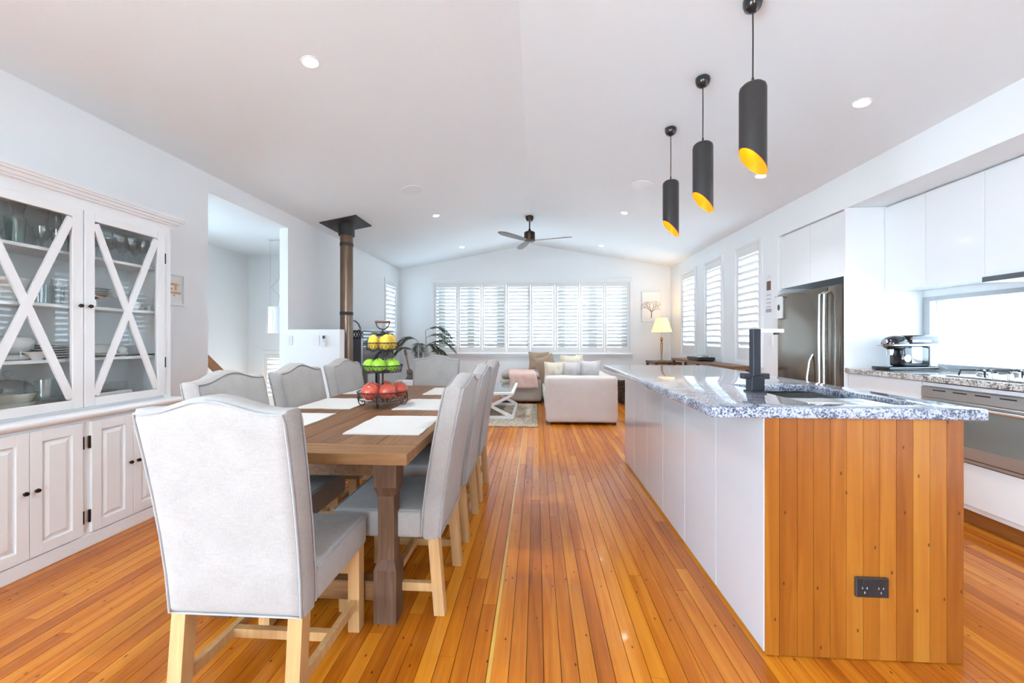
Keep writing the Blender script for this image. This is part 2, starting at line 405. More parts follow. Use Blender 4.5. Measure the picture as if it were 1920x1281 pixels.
for i, (x, y0, y1) in enumerate(boards):
    if i < 300:
        o = bpy.data.objects.new('floorboard', me_board); COL.objects.link(o); o.parent = floor; o.location = (x, y0, 0); o.scale = (1, y1 - y0, 1)
    else:
        rest.prism([(x, -.02), (x + PITCH - GAP, -.02), (x + PITCH - GAP, 0), (x, 0)], 1, y0, y1)
tag(rest.build('floorboards_beyond', 'floor_wood', floor, angle=0), kind='stuff')
MB().box(-.1735, -.1585, YF, YB, -.02, .0002).build('inlay_strip', 'inlay_wood', floor, angle=0)
struct('floor_lower', MB().box(-4.6, XL - .1, 2.9, 6.2, -1.6, -1.5), 'concrete')
tag(MB().box(-60, 60, -60, 60, -3.2, -3.1).build('ground', 'bounce_ground'), kind='structure')
# walls
lw = MB()
wall_cells(lw, 0, XL - .1, XL, YF, YB, 0, HW, [(-3.0, -.4, .02, 2.35), (3.312, 4.434, 0, 2.445), (7.388, 7.961, wz0, 2.30)])
struct('wall_left', lw, 'wall_paint', angle=0)
rw = MB()
wall_cells(rw, 0, XR, XR + .14, 4.62, YB, 0, HW, [(a, b, wz0, wz1) for a, b in WIN_R])
rw.box(XR, XR + .14, YF, 4.62, 2.305, HW)                       # bulkhead above the kitchen recess
rw.box(XR + .14, 3.42, YF, 4.62, 2.305, 2.40)                  # recess soffit
wall_cells(rw, 0, 3.30, 3.42, YF, 4.75, 0, 2.305, [(.9, 3.61, .93, 1.52)])
rw.box(XR + .14, 3.30, 4.62, 4.75, 0, 2.305)
rw.box(XR, 3.42, YF - .1, YF, 0, 2.305)
struct('wall_right', rw, 'wall_paint', angle=0)
bw = MB()
wall_cells(bw, 1, YB, YB + .14, XL - .1, XR + .14, 0, HW, [(-2.10, 1.86, .90, 2.32)])
bw.prism([(XL - .1, HW), (XR + .14, HW), (RX, RZ + .02)], 1, YB, YB + .14)
struct('wall_back', bw, 'wall_paint', angle=0)
fw = MB()
wall_cells(fw, 1, YF - .14, YF, XL - .1, XR + .14, 0, HW, [(-.6, .6, 0.02, 2.35)])
fw.prism([(XL - .1, HW), (XR + .14, HW), (RX, RZ + .02)], 1, YF - .14, YF)
struct('wall_front', fw, 'wall_paint', angle=0)
df = MB()
for x in (-.6, -.025, .55): df.box(x, x + .05, YF - .09, YF - .04, .02, 2.35)
df.box(-.55, .55, YF - .09, YF - .04, 2.30, 2.35); df.box(-.55, .55, YF - .09, YF - .04, .02, .06)
struct('door_1', df, 'frame_dark', angle=0)  # unseen rear doors, narrowed to weaken the light from behind
df = MB()
for y in (-3.0, -1.73, -.45): df.box(XL - .075, XL - .025, y, y + .05, .02, 2.35)
df.box(XL - .075, XL - .025, -2.95, -.45, 2.30, 2.35); df.box(XL - .075, XL - .025, -2.95, -.45, .02, .06)
struct('added_side_door', df, 'frame_dark', angle=0)  # unseen opening added to let side light into the room
cl = MB(); t = .08
cl.prism([(XL - .1, HW - .0169), (RX, RZ), (RX, RZ + t), (XL - .1, HW + t)], 1, YF - .1, YB + .1)
cl.prism([(RX, RZ), (XR + .14, HW - .025), (XR + .14, HW + t), (RX, RZ + t)], 1, YF - .1, YB + .1)
struct('ceiling', cl, 'ceiling_paint', angle=0)
# stairwell seen through the opening
sw = MB(); wall_cells(sw, 0, -4.5, -4.4, 2.8, 6.0, -1.5, 2.6, [(2.95, 4.25, .9, 2.1)]); wall_cells(sw, 1, 5.853, 5.95, -4.5, XL - .1, -1.5, 2.6, [(-4.12, -3.3, .25, .93)])
sw.box(-4.5, XL - .1, 2.7, 2.8, -1.5, 2.6); sw.box(XL - .2, XL - .1, 2.8, 6.0, -1.5, 0)
struct('wall_stairwell', sw, 'wall_paint', angle=0)
struct('ceiling_stairwell', MB().box(-4.5, XL - .1, 2.8, 5.95, 2.445, 2.6), 'ceiling_paint', angle=0)
struct('wall_half', MB().box(XL, -2.242, 4.434, 4.55, 0, 1.277), 'wall_paint', angle=0)
bb = MB(); bb.box(XL, XL + .015, 2.7, 3.312, 0, .12); bb.box(XL, XL + .015, 4.56, YB, 0, .12)
struct('baseboard_left', bb, 'trim_paint', angle=0)
struct('baseboard_back', MB().box(XL, XR, YB - .015, YB, 0, .12), 'trim_paint', angle=0)
struct('baseboard_right', MB().box(XR - .015, XR, 4.65, YB, 0, .12), 'trim_paint', angle=0)

# ------------------------------------------------------------------ windows with plantation shutters
slat_cache = {}
def slat_mesh(L):
    k = round(L, 3)
    if k not in slat_cache:
        n = 10; prof = [(.0395 * math.cos(2 * PI * i / n), .0052 * math.sin(2 * PI * i / n)) for i in range(n)]
        o = MB().prism(prof, 0, -L / 2, L / 2).build('slat', 'shutter_paint', None, angle=50); slat_cache[k] = o.data; bpy.data.objects.remove(o)
    return slat_cache[k]
def shutter_panel(parent, w, z0, z1, loc, rz, tilt=-51, pitch=.0695, rail_t=.085, rail_b=.10, stile=.042):
    """local x along the panel, local -y towards the room"""
    m = MB(); h = z1 - z0
    m.box(-w / 2 + .002, -w / 2 + stile, -.014, .014, 0, h, .003); m.box(w / 2 - stile, w / 2 - .002, -.014, .014, 0, h, .003)
    m.box(-w / 2 + stile, w / 2 - stile, -.014, .014, h - rail_t, h, .003); m.box(-w / 2 + stile, w / 2 - stile, -.014, .014, 0, rail_b, .003)
    p = m.build('shutter_panel', 'shutter_paint', parent, angle=0); place(p, loc, rz)
    L = w - 2 * stile - .006; me = slat_mesh(L); n = int((h - rail_t - rail_b) / pitch); g = (h - rail_t - rail_b) / n
    for i in range(n):
        s = bpy.data.objects.new('slat', me); COL.objects.link(s); s.parent = p
        s.location = (0, 0, rail_b + g * (i + .5)); s.rotation_euler = (math.radians(tilt), 0, 0)
    return p
# back window: eight panels
f = MB(); x0, x1 = -2.147, 1.901
f.box(x0 - .02, x1 + .02, YB - .035, YB, 2.33, 2.385, .004); f.box(x0 - .03, x1 + .03, YB - .055, YB, .845, .872, .004)
f.box(x0 - .01, x1 + .01, YB - .02, YB, .80, .845, .004)
f.box(x0 - .01, x0 + .03, YB - .035, YB + .05, .872, 2.33); f.box(x1 - .03, x1 + .01, YB - .035, YB + .05, .872, 2.33)
f.box(x0 + .03, x1 - .03, YB - .03, YB + .05, .872, .90); f.box(x0 + .03, x1 - .03, YB - .03, YB + .05, 2.31, 2.33)
w1 = struct('window_1', f, 'trim_paint', angle=0)
pw = (x1 - x0 - .06) / 8
for i in range(8): shutter_panel(w1, pw, .90, 2.31, (x0 + .03 + pw * (i + .5), YB - .012, .90), 0)
for i, (px0, px1, mt) in enumerate(((820, 832, 'frame_dark'), (875, 888, 'frame_dark'), (931, 945, 'frame_dark'), (988, 993, 'frame_dark'), (1047, 1059, 'frame_grey'), (1102, 1118, 'frame_grey'), (1163, 1178, 'frame_grey'))):  # right-hand mullions paler: window glare put into their colour
    a, b = [(p - 1006) / 748.6 * 8.25 for p in (px0, px1)]
    MB().box(a, b, YB + .09, YB + .13, .9, 2.32).build('mullion', mt, w1, angle=0)
m = MB(); m.box(-2.1, 1.86, YB + .09, YB + .13, .90, .935); m.box(-2.1, 1.86, YB + .09, YB + .13, 2.29, 2.32); m.build('sash_rail', 'frame_dark', w1, angle=0)
MB().box(-2.1, 1.86, YB + .105, YB + .111, .93, 2.30).build('pane', 'window_glass', w1, angle=0)
# windows in the right wall
for k, (a, b) in enumerate(WIN_R):
    f = MB(); X = XR
    f.box(X - .022, X, a - .04, a + .01, wz0 - .05, wz1 + .03, .003); f.box(X - .022, X, b - .01, b + .04, wz0 - .05, wz1 + .03, .003)
    f.box(X - .022, X, a, b, wz1, wz1 + .03); f.box(X - .022, X, a, b, wz0 - .05, wz0)
    f.box(X - .01, X + .09, a, a + .02, wz0, wz1); f.box(X - .01, X + .09, b - .02, b, wz0, wz1); f.box(X - .01, X + .09, a + .02, b - .02, wz0, wz0 + .02); f.box(X - .01, X + .09, a + .02, b - .02, wz1 - .02, wz1)
    w = struct('window_%d' % (k + 2), f, 'trim_paint', angle=0)
    shutter_panel(w, b - a - .044, wz0 + .02, wz1 - .02, (X + .012, (a + b) / 2, wz0 + .02), -PI / 2, pitch=.085, rail_t=.10, rail_b=.16, stile=.05)
    MB().box(X + .11, X + .116, a, b, wz0, wz1).build('pane', 'window_glass', w, angle=0)
# small window at the far end of the left wall
f = MB(); a, b, X = 7.388, 7.961, XL
f.box(X, X + .022, a - .04, a + .01, wz0 - .05, 2.33, .003); f.box(X, X + .022, b - .01, b + .04, wz0 - .05, 2.33, .003); f.box(X, X + .022, a, b, 2.29, 2.33); f.box(X, X + .022, a, b, wz0 - .05, wz0)
w5 = struct('window_5', f, 'trim_paint', angle=0)
shutter_panel(w5, b - a - .02, wz0, 2.29, (X - .012, (a + b) / 2, wz0), PI / 2, pitch=.085, rail_t=.09, rail_b=.12, tilt=-58)
MB().box(X - .09, X - .084, a, b, wz0, 2.30).build('pane', 'window_glass', w5, angle=0)
# stairwell window
f = MB(); f.box(-4.18, -3.24, 5.83, 5.853, .93, .99, .003); f.box(-4.18, -4.12, 5.83, 5.853, .2, .93); f.box(-3.30, -3.24, 5.83, 5.853, .2, .93); f.box(-4.12, -3.3, 5.83, 5.853, .2, .25)
w6 = struct('window_6', f, 'trim_paint', angle=0)
for i in (0, 1): shutter_panel(w6, .41, .25, .93, (-3.915 + .41 * i, 5.845, .25), 0, rail_t=.06, rail_b=.06)
MB().box(-4.12, -3.3, 5.92, 5.926, .25, .93).build('pane', 'window_glass', w6, angle=0)
f = MB(); f.box(-4.5, -4.4, 2.95, 3.0, .9, 2.1); f.box(-4.5, -4.4, 4.20, 4.25, .9, 2.1); f.box(-4.5, -4.4, 3.0, 4.2, .9, .95); f.box(-4.5, -4.4, 3.0, 4.2, 2.05, 2.1)
w8 = struct('window_8', f, 'trim_paint', angle=0); MB().box(-4.45, -4.444, 3.0, 4.2, .95, 2.05).build('pane', 'window_glass', w8, angle=0)  # unseen window added to bring daylight into the stairwell
# kitchen window: wide glass splashback with grey aluminium frame
f = MB(); X = 3.30
f.box(X - .02, X + .10, 3.55, 3.61, .93, 1.52); f.box(X - .02, X + .10, .9, 3.55, 1.485, 1.52); f.box(X - .02, X + .10, .9, 3.55, .93, .965); f.box(X - .02, X + .1, .9, .95, .965, 1.485)
w7 = struct('window_7', f, 'alu_grey', angle=0)
MB().box(X + .03, X + .036, .95, 3.55, .965, 1.485).build('pane', 'window_glass', w7, angle=0)

# ------------------------------------------------------------------ ceiling fittings
SLP = math.atan((RZ - HW) / (RX - XL)); SLR = math.atan((RZ - HW) / (XR - RX))
def zc(x): return HW + (x - XL) * math.tan(SLP) if x < RX else HW + (XR - x) * math.tan(SLR)
def tilt_to_ceiling(o, x): o.rotation_euler = (0, -SLP if x < RX else SLR, 0)
dls = [(-1.385, 2.373, 'recessed downlight nearest the camera on the left ceiling slope'), (2.115, 2.739, 'recessed downlight high above the oven, right of the pendants'),
       (2.115, 3.915, 'recessed downlight just below the tip of the nearest pendant'), (-1.385, 5.45, 'recessed downlight beyond the round speaker on the left slope'),
       (1.185, 5.49, 'recessed downlight on the right slope level with the fan canopy'), (-1.385, 7.36, 'small far downlight left of the ceiling fan'), (1.185, 7.41, 'small far downlight right of the ceiling fan')]
for x, y, lab in dls:
    t = thing('downlight', lab, 'downlight', (x, y, zc(x)), group='ceiling downlights'); tilt_to_ceiling(t, x)
    MB().lathe([(.036, -.001), (.046, -.007), (.053, -.004), (.054, .0)], n=28).build('trim_ring', 'plastic_white', t)
    MB().lathe([(.0, -.004), (.037, -.004)], n=28).build('lens', 'lamp_disc', t)
    ld = bpy.data.lights.new('downlight_lamp', 'SPOT'); ld.energy = 26 if y > 7 or x > 2 else 40; ld.color = (.90, .95, 1.); ld.spot_size = math.radians(110); ld.spot_blend = 1.; ld.shadow_soft_size = .04
    lo = bpy.data.objects.new('downlight_lamp', ld); COL.objects.link(lo); lo.parent = t; lo.location = (0, 0, -.02)
for x, y, lab in ((-1.418, 4.474, 'round white ceiling speaker grille on the left slope'), (1.18, 4.514, 'round white ceiling speaker grille beside the pendants')):
    t = thing('ceiling_speaker', lab, 'speaker', (x, y, zc(x)), group='ceiling speakers'); tilt_to_ceiling(t, x)
    MB().lathe([(.0, -.006), (.112, -.006)], n=32).build('grille', 'grille_white', t)
    MB().lathe([(.112, -.007), (.122, -.007), (.125, .0), (.112, 0)], n=32).build('bezel', 'plastic_white', t)
# three pendant tubes
for y, lab in ((2.10, 'black tube pendant nearest the camera, over the tap'), (2.711, 'middle one of the three black tube pendants'), (3.343, 'farthest and smallest looking of the three black tube pendants')):
    x = 1.095; z = zc(x); t = thing('pendant_light', lab, 'pendant light', (x, y, z), group='pendants over the island')
    MB().lathe([(.046, 0), (.045, -.025), (.036, -.047), (.018, -.06), (0, -.062)], n=24).build('canopy', 'black_gloss', t)
    MB().tube([(0, 0, -.055), (.001, 0, -.2), (0, 0, -.40)], .0035, 8).build('cord', 'black_satin', t)
    R, n, top = .0625, 32, -.425
    zb = lambda a: -.82 - .065 * math.cos(a)          # slanted mouth, low on the kitchen side
    sh = MB(); vs = []; prof = [(0, .0), (.02, .0), (.047, -.006), (.059, -.018), (R, -.034)]
    for r, dz in prof:
        for k in range(n): vs.append((r * math.cos(2 * PI * k / n), r * math.sin(2 * PI * k / n), top + dz))
    for k in range(n): a = 2 * PI * k / n; vs.append((R * math.cos(a), R * math.sin(a), zb(a)))
    fs = [(i * n + k, i * n + (k + 1) % n, (i + 1) * n + (k + 1) % n, (i + 1) * n + k) for i in range(5) for k in range(n)]
    o = sh.add(vs, fs).cyl((0, 0, top - .005), (0, 0, top + .03), .006, n=10).build('shade', 'pendant_black', t)
    inn = MB(); vs = []
    for r in (R - .003,):
        for k in range(n): a = 2 * PI * k / n; vs.append((r * math.cos(a), r * math.sin(a), top - .05))
        for k in range(n): a = 2 * PI * k / n; vs.append((r * math.cos(a), r * math.sin(a), zb(a)))
        for k in range(n): a = 2 * PI * k / n; vs.append((R * math.cos(a), R * math.sin(a), zb(a)))
    fs = [(i * n + k, i * n + (k + 1) % n, (i + 1) * n + (k + 1) % n, (i + 1) * n + k) for i in range(2) for k in range(n)] + [tuple(range(n))]
    tag(inn.add(vs, fs).build('lining', 'pendant_copper', o), 'glowing copper lining')
    pl = bpy.data.lights.new('pendant_lamp', 'POINT'); pl.energy = 2.0; pl.color = (1, .62, .25); pl.shadow_soft_size = .02
    po = bpy.data.objects.new('pendant_lamp', pl); COL.objects.link(po); po.parent = t; po.location = (0, 0, -.62)
# ceiling fan
t = thing('ceiling_fan', 'dark three-bladed ceiling fan hanging from the ridge', 'ceiling fan', (-.109, 6.287, RZ - .005))
MB().lathe([(.05, .0), (.062, -.01), (.062, -.04), (.045, -.078), (.012, -.082)], n=24).build('canopy', 'bronze', t)
MB().cyl((0, 0, -.07), (0, 0, -.24), .011, n=12).build('rod', 'black_satin', t)
MB().lathe([(.012, -.20), (.03, -.235), (.075, -.25), (.086, -.262), (.086, -.36), (.08, -.372), (0, -.372)], n=28).build('motor', 'bronze', t)
hub = MB().lathe([(.0, -.372), (.09, -.372), (.088, -.392), (.05, -.41), (0, -.41)], n=24).build('hub', 'fan_wood', t)
for k, ang in enumerate((106, 226, 346)):
    m = MB(); N = 10; vs = []
    for i in range(N + 1):
        s = i / N; r = .05 + .61 * s; w = (.055 + .05 * math.sin(min(1., s * 1.5) * PI / 2)) * (1 if s < .8 else 1 - .75 * ((s - .8) / .2) ** 2); tw = math.radians(16 - 6 * s)
        c = .012 * s
        for q in (-1, 1):
            for h in (.004, -.004):
                vs.append((r, q * w / 2 * math.cos(tw) + .02 * s, -.385 + c + q * w / 2 * math.sin(tw) + h))
    fs = []
    for i in range(N):
        a = 4 * i; b = a + 4
        fs += [(a, b, b + 2, a + 2), (a + 1, a + 3, b + 3, b + 1), (a, a + 1, b + 1, b), (a + 2, b + 2, b + 3, a + 3)]
    fs += [(0, 2, 3, 1), (4 * N, 4 * N + 1, 4 * N + 3, 4 * N + 2)]
    b_ = m.add(vs, fs).build('blade', 'fan_wood', t, angle=40); b_.rotation_euler = (0, 0, math.radians(ang))

# ------------------------------------------------------------------ island
isl = thing('kitchen_island', 'long kitchen island with glossy white doors and timber-clad end', 'kitchen island', (1.185, 2.70, 0))
MB().box(.862, .878, 1.555, 3.84, .0, .878).box(1.50, 1.515, 1.555, 3.84, .0, .878).box(.878, 1.50, 1.555, 1.571, .0, .878).box(.878, 1.50, 3.824, 3.84, .0, .878).box(.878, 1.50, 1.571, 3.824, .0, .09).build('carcass', 'white_laminate', isl, angle=0, world=True)
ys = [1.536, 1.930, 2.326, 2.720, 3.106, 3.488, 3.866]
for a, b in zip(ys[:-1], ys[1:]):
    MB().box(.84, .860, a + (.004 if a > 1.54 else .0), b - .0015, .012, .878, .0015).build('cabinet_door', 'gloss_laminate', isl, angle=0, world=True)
xs = [.842 + (1.53 - .842) * i / 12 for i in range(13)]; xs[1] -= .006
for a, b in zip(xs[:-1], xs[1:]):
    MB().box(a + .0007, b - .0007, 1.531, 1.551, .004, .878).build('board', 'panel_wood', isl, angle=0, world=True)
MB().box(1.516, 1.530, 1.553, 3.84, .004, .878).build('side_panel', 'white_laminate', isl, angle=0, world=True)
# benchtop with a sink cut-out
def slab_with_hole(X, Y, z0, z1, bev):
    bm = bmesh.new(); vv = [[bm.verts.new((x, y, z1)) for y in Y] for x in X]
    for i in range(3):
        for j in range(3):
            if i == 1 and j == 1: continue
            bm.faces.new((vv[i][j], vv[i + 1][j], vv[i + 1][j + 1], vv[i][j + 1]))
    r = bmesh.ops.extrude_face_region(bm, geom=bm.faces[:])
    bmesh.ops.translate(bm, verts=[e for e in r['geom'] if isinstance(e, bmesh.types.BMVert)], vec=(0, 0, z0 - z1))
    bmesh.ops.recalc_face_normals(bm, faces=bm.faces)
    ed = [e for e in bm.edges if len(e.link_faces) == 2 and e.calc_face_angle(0) > 1.]
    bmesh.ops.bevel(bm, geom=ed, offset=bev, segments=2, affect='EDGES', profile=.5)
    return bm
tp = MB().bm(slab_with_hole([.645, 1.068, 1.478, 1.60], [1.516, 1.612, 2.275, 3.885], .880, .92, .006)).build('island_benchtop', 'granite', None, angle=50)
tag(tp, 'polished blue-grey granite benchtop on the island', 'benchtop')
sk = thing('sink', 'stainless steel double sink sunk into the island granite', 'sink', (1.273, 1.94, .70))
m = MB()
for a, b in ((1.63, 1.92), (1.96, 2.262)):
    x0, x1, z0, z1 = 1.075, 1.470, .74, .8795
    m.box(x0, x1, a, b, z0 - .004, z0); m.box(x0 - .004, x0, a, b, z0, z1); m.box(x1, x1 + .004, a, b, z0, z1); m.box(x0, x1, a - .004, a, z0, z1); m.box(x0, x1, b, b + .004, z0, z1)
m.box(1.075, 1.47, 1.924, 1.956, .84, .872)
m.build('bowl', 'steel_bright', sk, angle=0, world=True)
for yy in (1.78, 2.12): MB().lathe([(.0, .001), (.035, .001), (.04, .004)], (1.27, yy, .741), 20).build('drain', 'steel', sk, world=True)
tr = thing('drainer_tray', 'steel drainer tray with glass board set across the near sink bowl', 'tray', (1.273, 1.77, .874))
m = MB(); m.box(1.085, 1.462, 1.635, 1.90, .874, .880)
for a in ((1.085, 1.462, 1.635, 1.645), (1.085, 1.462, 1.89, 1.90), (1.085, 1.095, 1.645, 1.89), (1.452, 1.462, 1.645, 1.89)): m.box(*a, .880, .902)
m.build('pan', 'steel_bright', tr, angle=0, world=True)
MB().box(1.10, 1.448, 1.65, 1.885, .883, .889).build('glass_board', 'oven_glass', tr, angle=0, world=True)
tap = thing('kitchen_tap', 'square black mixer tap with white spout on the island', 'tap', (1.031, 1.957, .92))
MB().box(-.037, .037, -.033, .033, 0, .008, .001).build('base_plate', 'tap_black', tap, angle=0)
MB().box(-.029, .029, -.029, .029, .008, .075, .002).build('body', 'tap_black', tap, angle=0)
MB().box(-.018, .016, -.02, .02, .075, .297, .002).build('column', 'tap_black', tap, angle=0)
MB().box(-.062, .058, -.018, .018, .062, .088, .002).build('lever', 'tap_black', tap, angle=0)
MB().box(.016, .12, -.02, .02, .280, .297, .001).build('spout', 'plastic_white', tap, angle=0)
MB().box(.088, .108, -.01, .01, .270, .280, .001).build('aerator', 'black_gloss', tap, angle=0)
so = thing('power_outlet', 'black double power outlet on the timber island end', 'power outlet', (1.211, 1.531, .271))
MB().box(-.057, .057, -.011, 0, -.036, .036, .003).build('plate', 'black_satin', so, angle=0)
for q in (-.028, .028):
    m = MB()
    for dx, dz, an in ((-.008, .004, .5), (.008, .004, -.5), (0, -.012, 0)): m.box(q + dx - .0015, q + dx + .0015, -.0125, -.011, dz - .008, dz - .001)
    m.build('socket', 'plastic_grey', so, angle=0)
    MB().box(q - .008, q + .008, -.0145, -.011, .018, .03, .001).build('rocker', 'black_gloss', so, angle=0)

# ------------------------------------------------------------------ dining table
tb = thing('dining_table', 'long rustic dark timber dining table with square legs', 'dining table', (-.975, 2.48, 0))
tx0, tx1, ty0, ty1 = -1.478, -.472, 1.43, 3.535
e = [tx0, -1.28, -1.13, -.967, -.80, -.64, tx1]
for a, b in zip(e[:-1], e[1:]): MB().box(a + .0008, b - .0008, ty0 + .135, ty1 - .135, .708, .75, .002).build('plank', 'table_wood', tb, angle=0, world=True)
for a, b in ((ty0, ty0 + .134), (ty1 - .134, ty1)): MB().box(tx0, tx1, a, b, .708, .75, .002).build('end_plank', 'table_wood_cross', tb, angle=0, world=True)
for xc in (-1.33, -.62):
    for yc in (1.649, 3.315):
        m = MB(); h = .047; n_ = .013
        for z0, z1, a, b in ((0, .22, h, h), (.22, .26, h, h - n_), (.26, .52, h - n_, h - n_), (.52, .56, h - n_, h), (.56, .7075, h, h)):
            vs = [(xc + s * r, yc + q * r, z) for z, r in ((z0, a), (z1, b)) for s, q in ((-1, -1), (1, -1), (1, 1), (-1, 1))]
            m.add(vs, [(0, 3, 2, 1), (4, 5, 6, 7), (0, 1, 5, 4), (1, 2, 6, 5), (2, 3, 7, 6), (3, 0, 4, 7)])
        m.build('leg', 'table_wood_leg', tb, angle=0, world=True)
m = MB(); m.box(-1.283, -.667, 1.625, 1.645, .60, .7075); m.box(-1.283, -.667, 3.32, 3.34, .60, .7075); m.box(-1.345, -1.325, 1.697, 3.267, .60, .7075); m.box(-.625, -.605, 1.697, 3.267, .60, .7075)
m.build('apron', 'table_wood', tb, angle=0, world=True)
for yc in (1.649, 3.315): MB().box(-1.283, -.667, yc - .03, yc + .03, .085, .165, .003).build('stretcher', 'table_wood_cross', tb, angle=0, world=True)
MB().box(-1.01, -.94, 1.68, 3.284, .09, .16, .003).build('centre_stretcher', 'table_wood', tb, angle=0, world=True)

# ------------------------------------------------------------------ dining chairs
def chair_proto():
    """local: faces +y, origin on the floor under the seat centre"""
    t = thing('dining_chair', 'x', 'chair', group='linen dining chairs around the table')
    for sx in (-1, 1):
        x = sx * .186
        m = MB(); m.add([(x + a * .0225, y + b * .0225, z) for y, z in ((.188, 0), (.188, .335)) for a, b in ((-1, -1), (1, -1), (1, 1), (-1, 1))],
                        [(0, 3, 2, 1), (4, 5, 6, 7), (0, 1, 5, 4), (1, 2, 6, 5), (2, 3, 7, 6), (3, 0, 4, 7)]); m.build('leg', 'oak', t, angle=0)
        m = MB(); m.add([(x + a * .0225, y + b * .0225, z) for y, z in ((-.225, 0), (-.198, .335)) for a, b in ((-1, -1), (1, -1), (1, 1), (-1, 1))],
                        [(0, 3, 2, 1), (4, 5, 6, 7), (0, 1, 5, 4), (1, 2, 6, 5), (2, 3, 7, 6), (3, 0, 4, 7)]); m.build('leg', 'oak', t, angle=0)
        MB().box(x - .011, x + .011, -.195, .167, .095, .13).build('side_stretcher', 'oak', t, angle=0)
    MB().box(-.175, .175, -.012, .012, .097, .128).build('cross_stretcher', 'oak', t, angle=0)
    se = MB().rbox(-.2125, .2125, -.15, .235, .325, .445, .018, 3).build('seat', 'chair_linen', t)
    loop = []
    for cx, cy, a0 in ((.196, .219, 0), (-.196, .219, 90)):
        for k in range(4): a = math.radians(a0 + 30 * k); loop.append((cx + .0175 * math.cos(a), cy + .0175 * math.sin(a), .437))
    MB().tube([(.2135, -.145, .437)] + loop + [(-.2135, -.145, .437)], .0034, 6).build('piping', 'chair_piping', se)
    # back: lofted slab, leaning, flaring slightly, camel top
    th, N, Mx = .085, 14, 12
    def top(u): return .972 + .040 * (.5 + .5 * math.cos(PI * min(1., abs(u) / .82))) 
    def yoff(z): q = max(0., (z - .325) / .65); return -.105 * q ** 1.5
    def hw(z): return .2125 + .0125 * (z - .325) / .65
    rr = .016
    def pt(u, v, s):         # u -1..1, v 0..1, s -1 rear .. 1 front
        z = .325 + (top(u) - .325) * v
        return (u * hw(z), -.1875 + s * th / 2 + yoff(z), z)
    m = MB(); vs = []; us = [-1, -.985, -.95, -.8, -.6, -.4, -.2, 0, .2, .4, .6, .8, .95, .985, 1]; vvs = [0, .012, .04, .2, .4, .6, .75, .88, .96, .985, 1]
    def inset(u, v):  # pull faces in near the border for soft edges
        du = max(0., (abs(u) - .95) / .05); dv = max(0., (v - .96) / .04, (.04 - v) / .04)
        return 1 - .42 * max(du, dv) ** 2
    puff = lambda u, v: 1 + .16 * (1 - u * u) * math.sin(PI * v)
    idx = {}
    for s in (-1, 1):
        for i, u in enumerate(us):
            for j, v in enumerate(vvs):
                idx[s, i, j] = len(vs); x, y, z = pt(u, v, s * inset(u, v) * puff(u, v)); vs.append((x, y, z))
    fs = []; I, J = len(us) - 1, len(vvs) - 1
    for s in (-1, 1):
        for i in range(I):
            for j in range(J):
                fs.append((idx[s, i, j], idx[s, i + 1, j], idx[s, i + 1, j + 1], idx[s, i, j + 1]))
    for i in range(I):
        fs.append((idx[-1, i, 0], idx[-1, i + 1, 0], idx[1, i + 1, 0], idx[1, i, 0])); fs.append((idx[-1, i, J], idx[-1, i + 1, J], idx[1, i + 1, J], idx[1, i, J]))
    for j in range(J):
        fs.append((idx[-1, 0, j], idx[-1, 0, j + 1], idx[1, 0, j + 1], idx[1, 0, j])); fs.append((idx[-1, I, j], idx[-1, I, j + 1], idx[1, I, j + 1], idx[1, I, j]))
    b = m.add(vs, fs).build('backrest', 'chair_linen', t, angle=70)
    for s in (-1, 1):
        pts = [pt(-.975, v, s * .86) for v in (.012, .2, .4, .6, .8, .94)] + [pt(u, .982, s * .86) for u in (-.96, -.8, -.6, -.4, -.2, 0, .2, .4, .6, .8, .96)] + [pt(.975, v, s * .86) for v in (.94, .8, .6, .4, .2, .012)]
        pts = [(x * (1.006), y - (.004 * -s), z) for x, y, z in pts]
        if s < 0: pts = pts + [pt(u, .010, s * .90) for u in (.8, .4, 0, -.4, -.8)]
        MB().tube(pts, .0036, 6, closed=(s < 0)).build('piping', 'chair_piping', b)
    return t
proto = chair_proto()
spots = [(-.914, 1.387, 0, 'large linen dining chair nearest the camera, back turned at the table end'),
         (-1.285, 1.94, -90, 'linen dining chair on the hutch side, nearest the camera of that row'), (-1.285, 2.535, -90, 'linen dining chair on the hutch side, middle of its row'),
         (-1.285, 3.165, -90, 'linen dining chair on the hutch side, farthest, beside the half wall'),
         (-.635, 1.875, 90, 'linen dining chair on the island side, nearest the camera of that row'), (-.635, 2.485, 90, 'linen dining chair on the island side, middle of its row'),
         (-.635, 3.05, 90, 'linen dining chair on the island side, farthest of its row'), (-.99, 3.645, 180, 'linen dining chair at the far end of the table facing the camera')]
for i, (x, y, a, lab) in enumerate(spots):
    c = proto if i == 0 else copy_tree(proto)
    c['label'] = lab; place(c, (x, y, 0), math.radians(a))

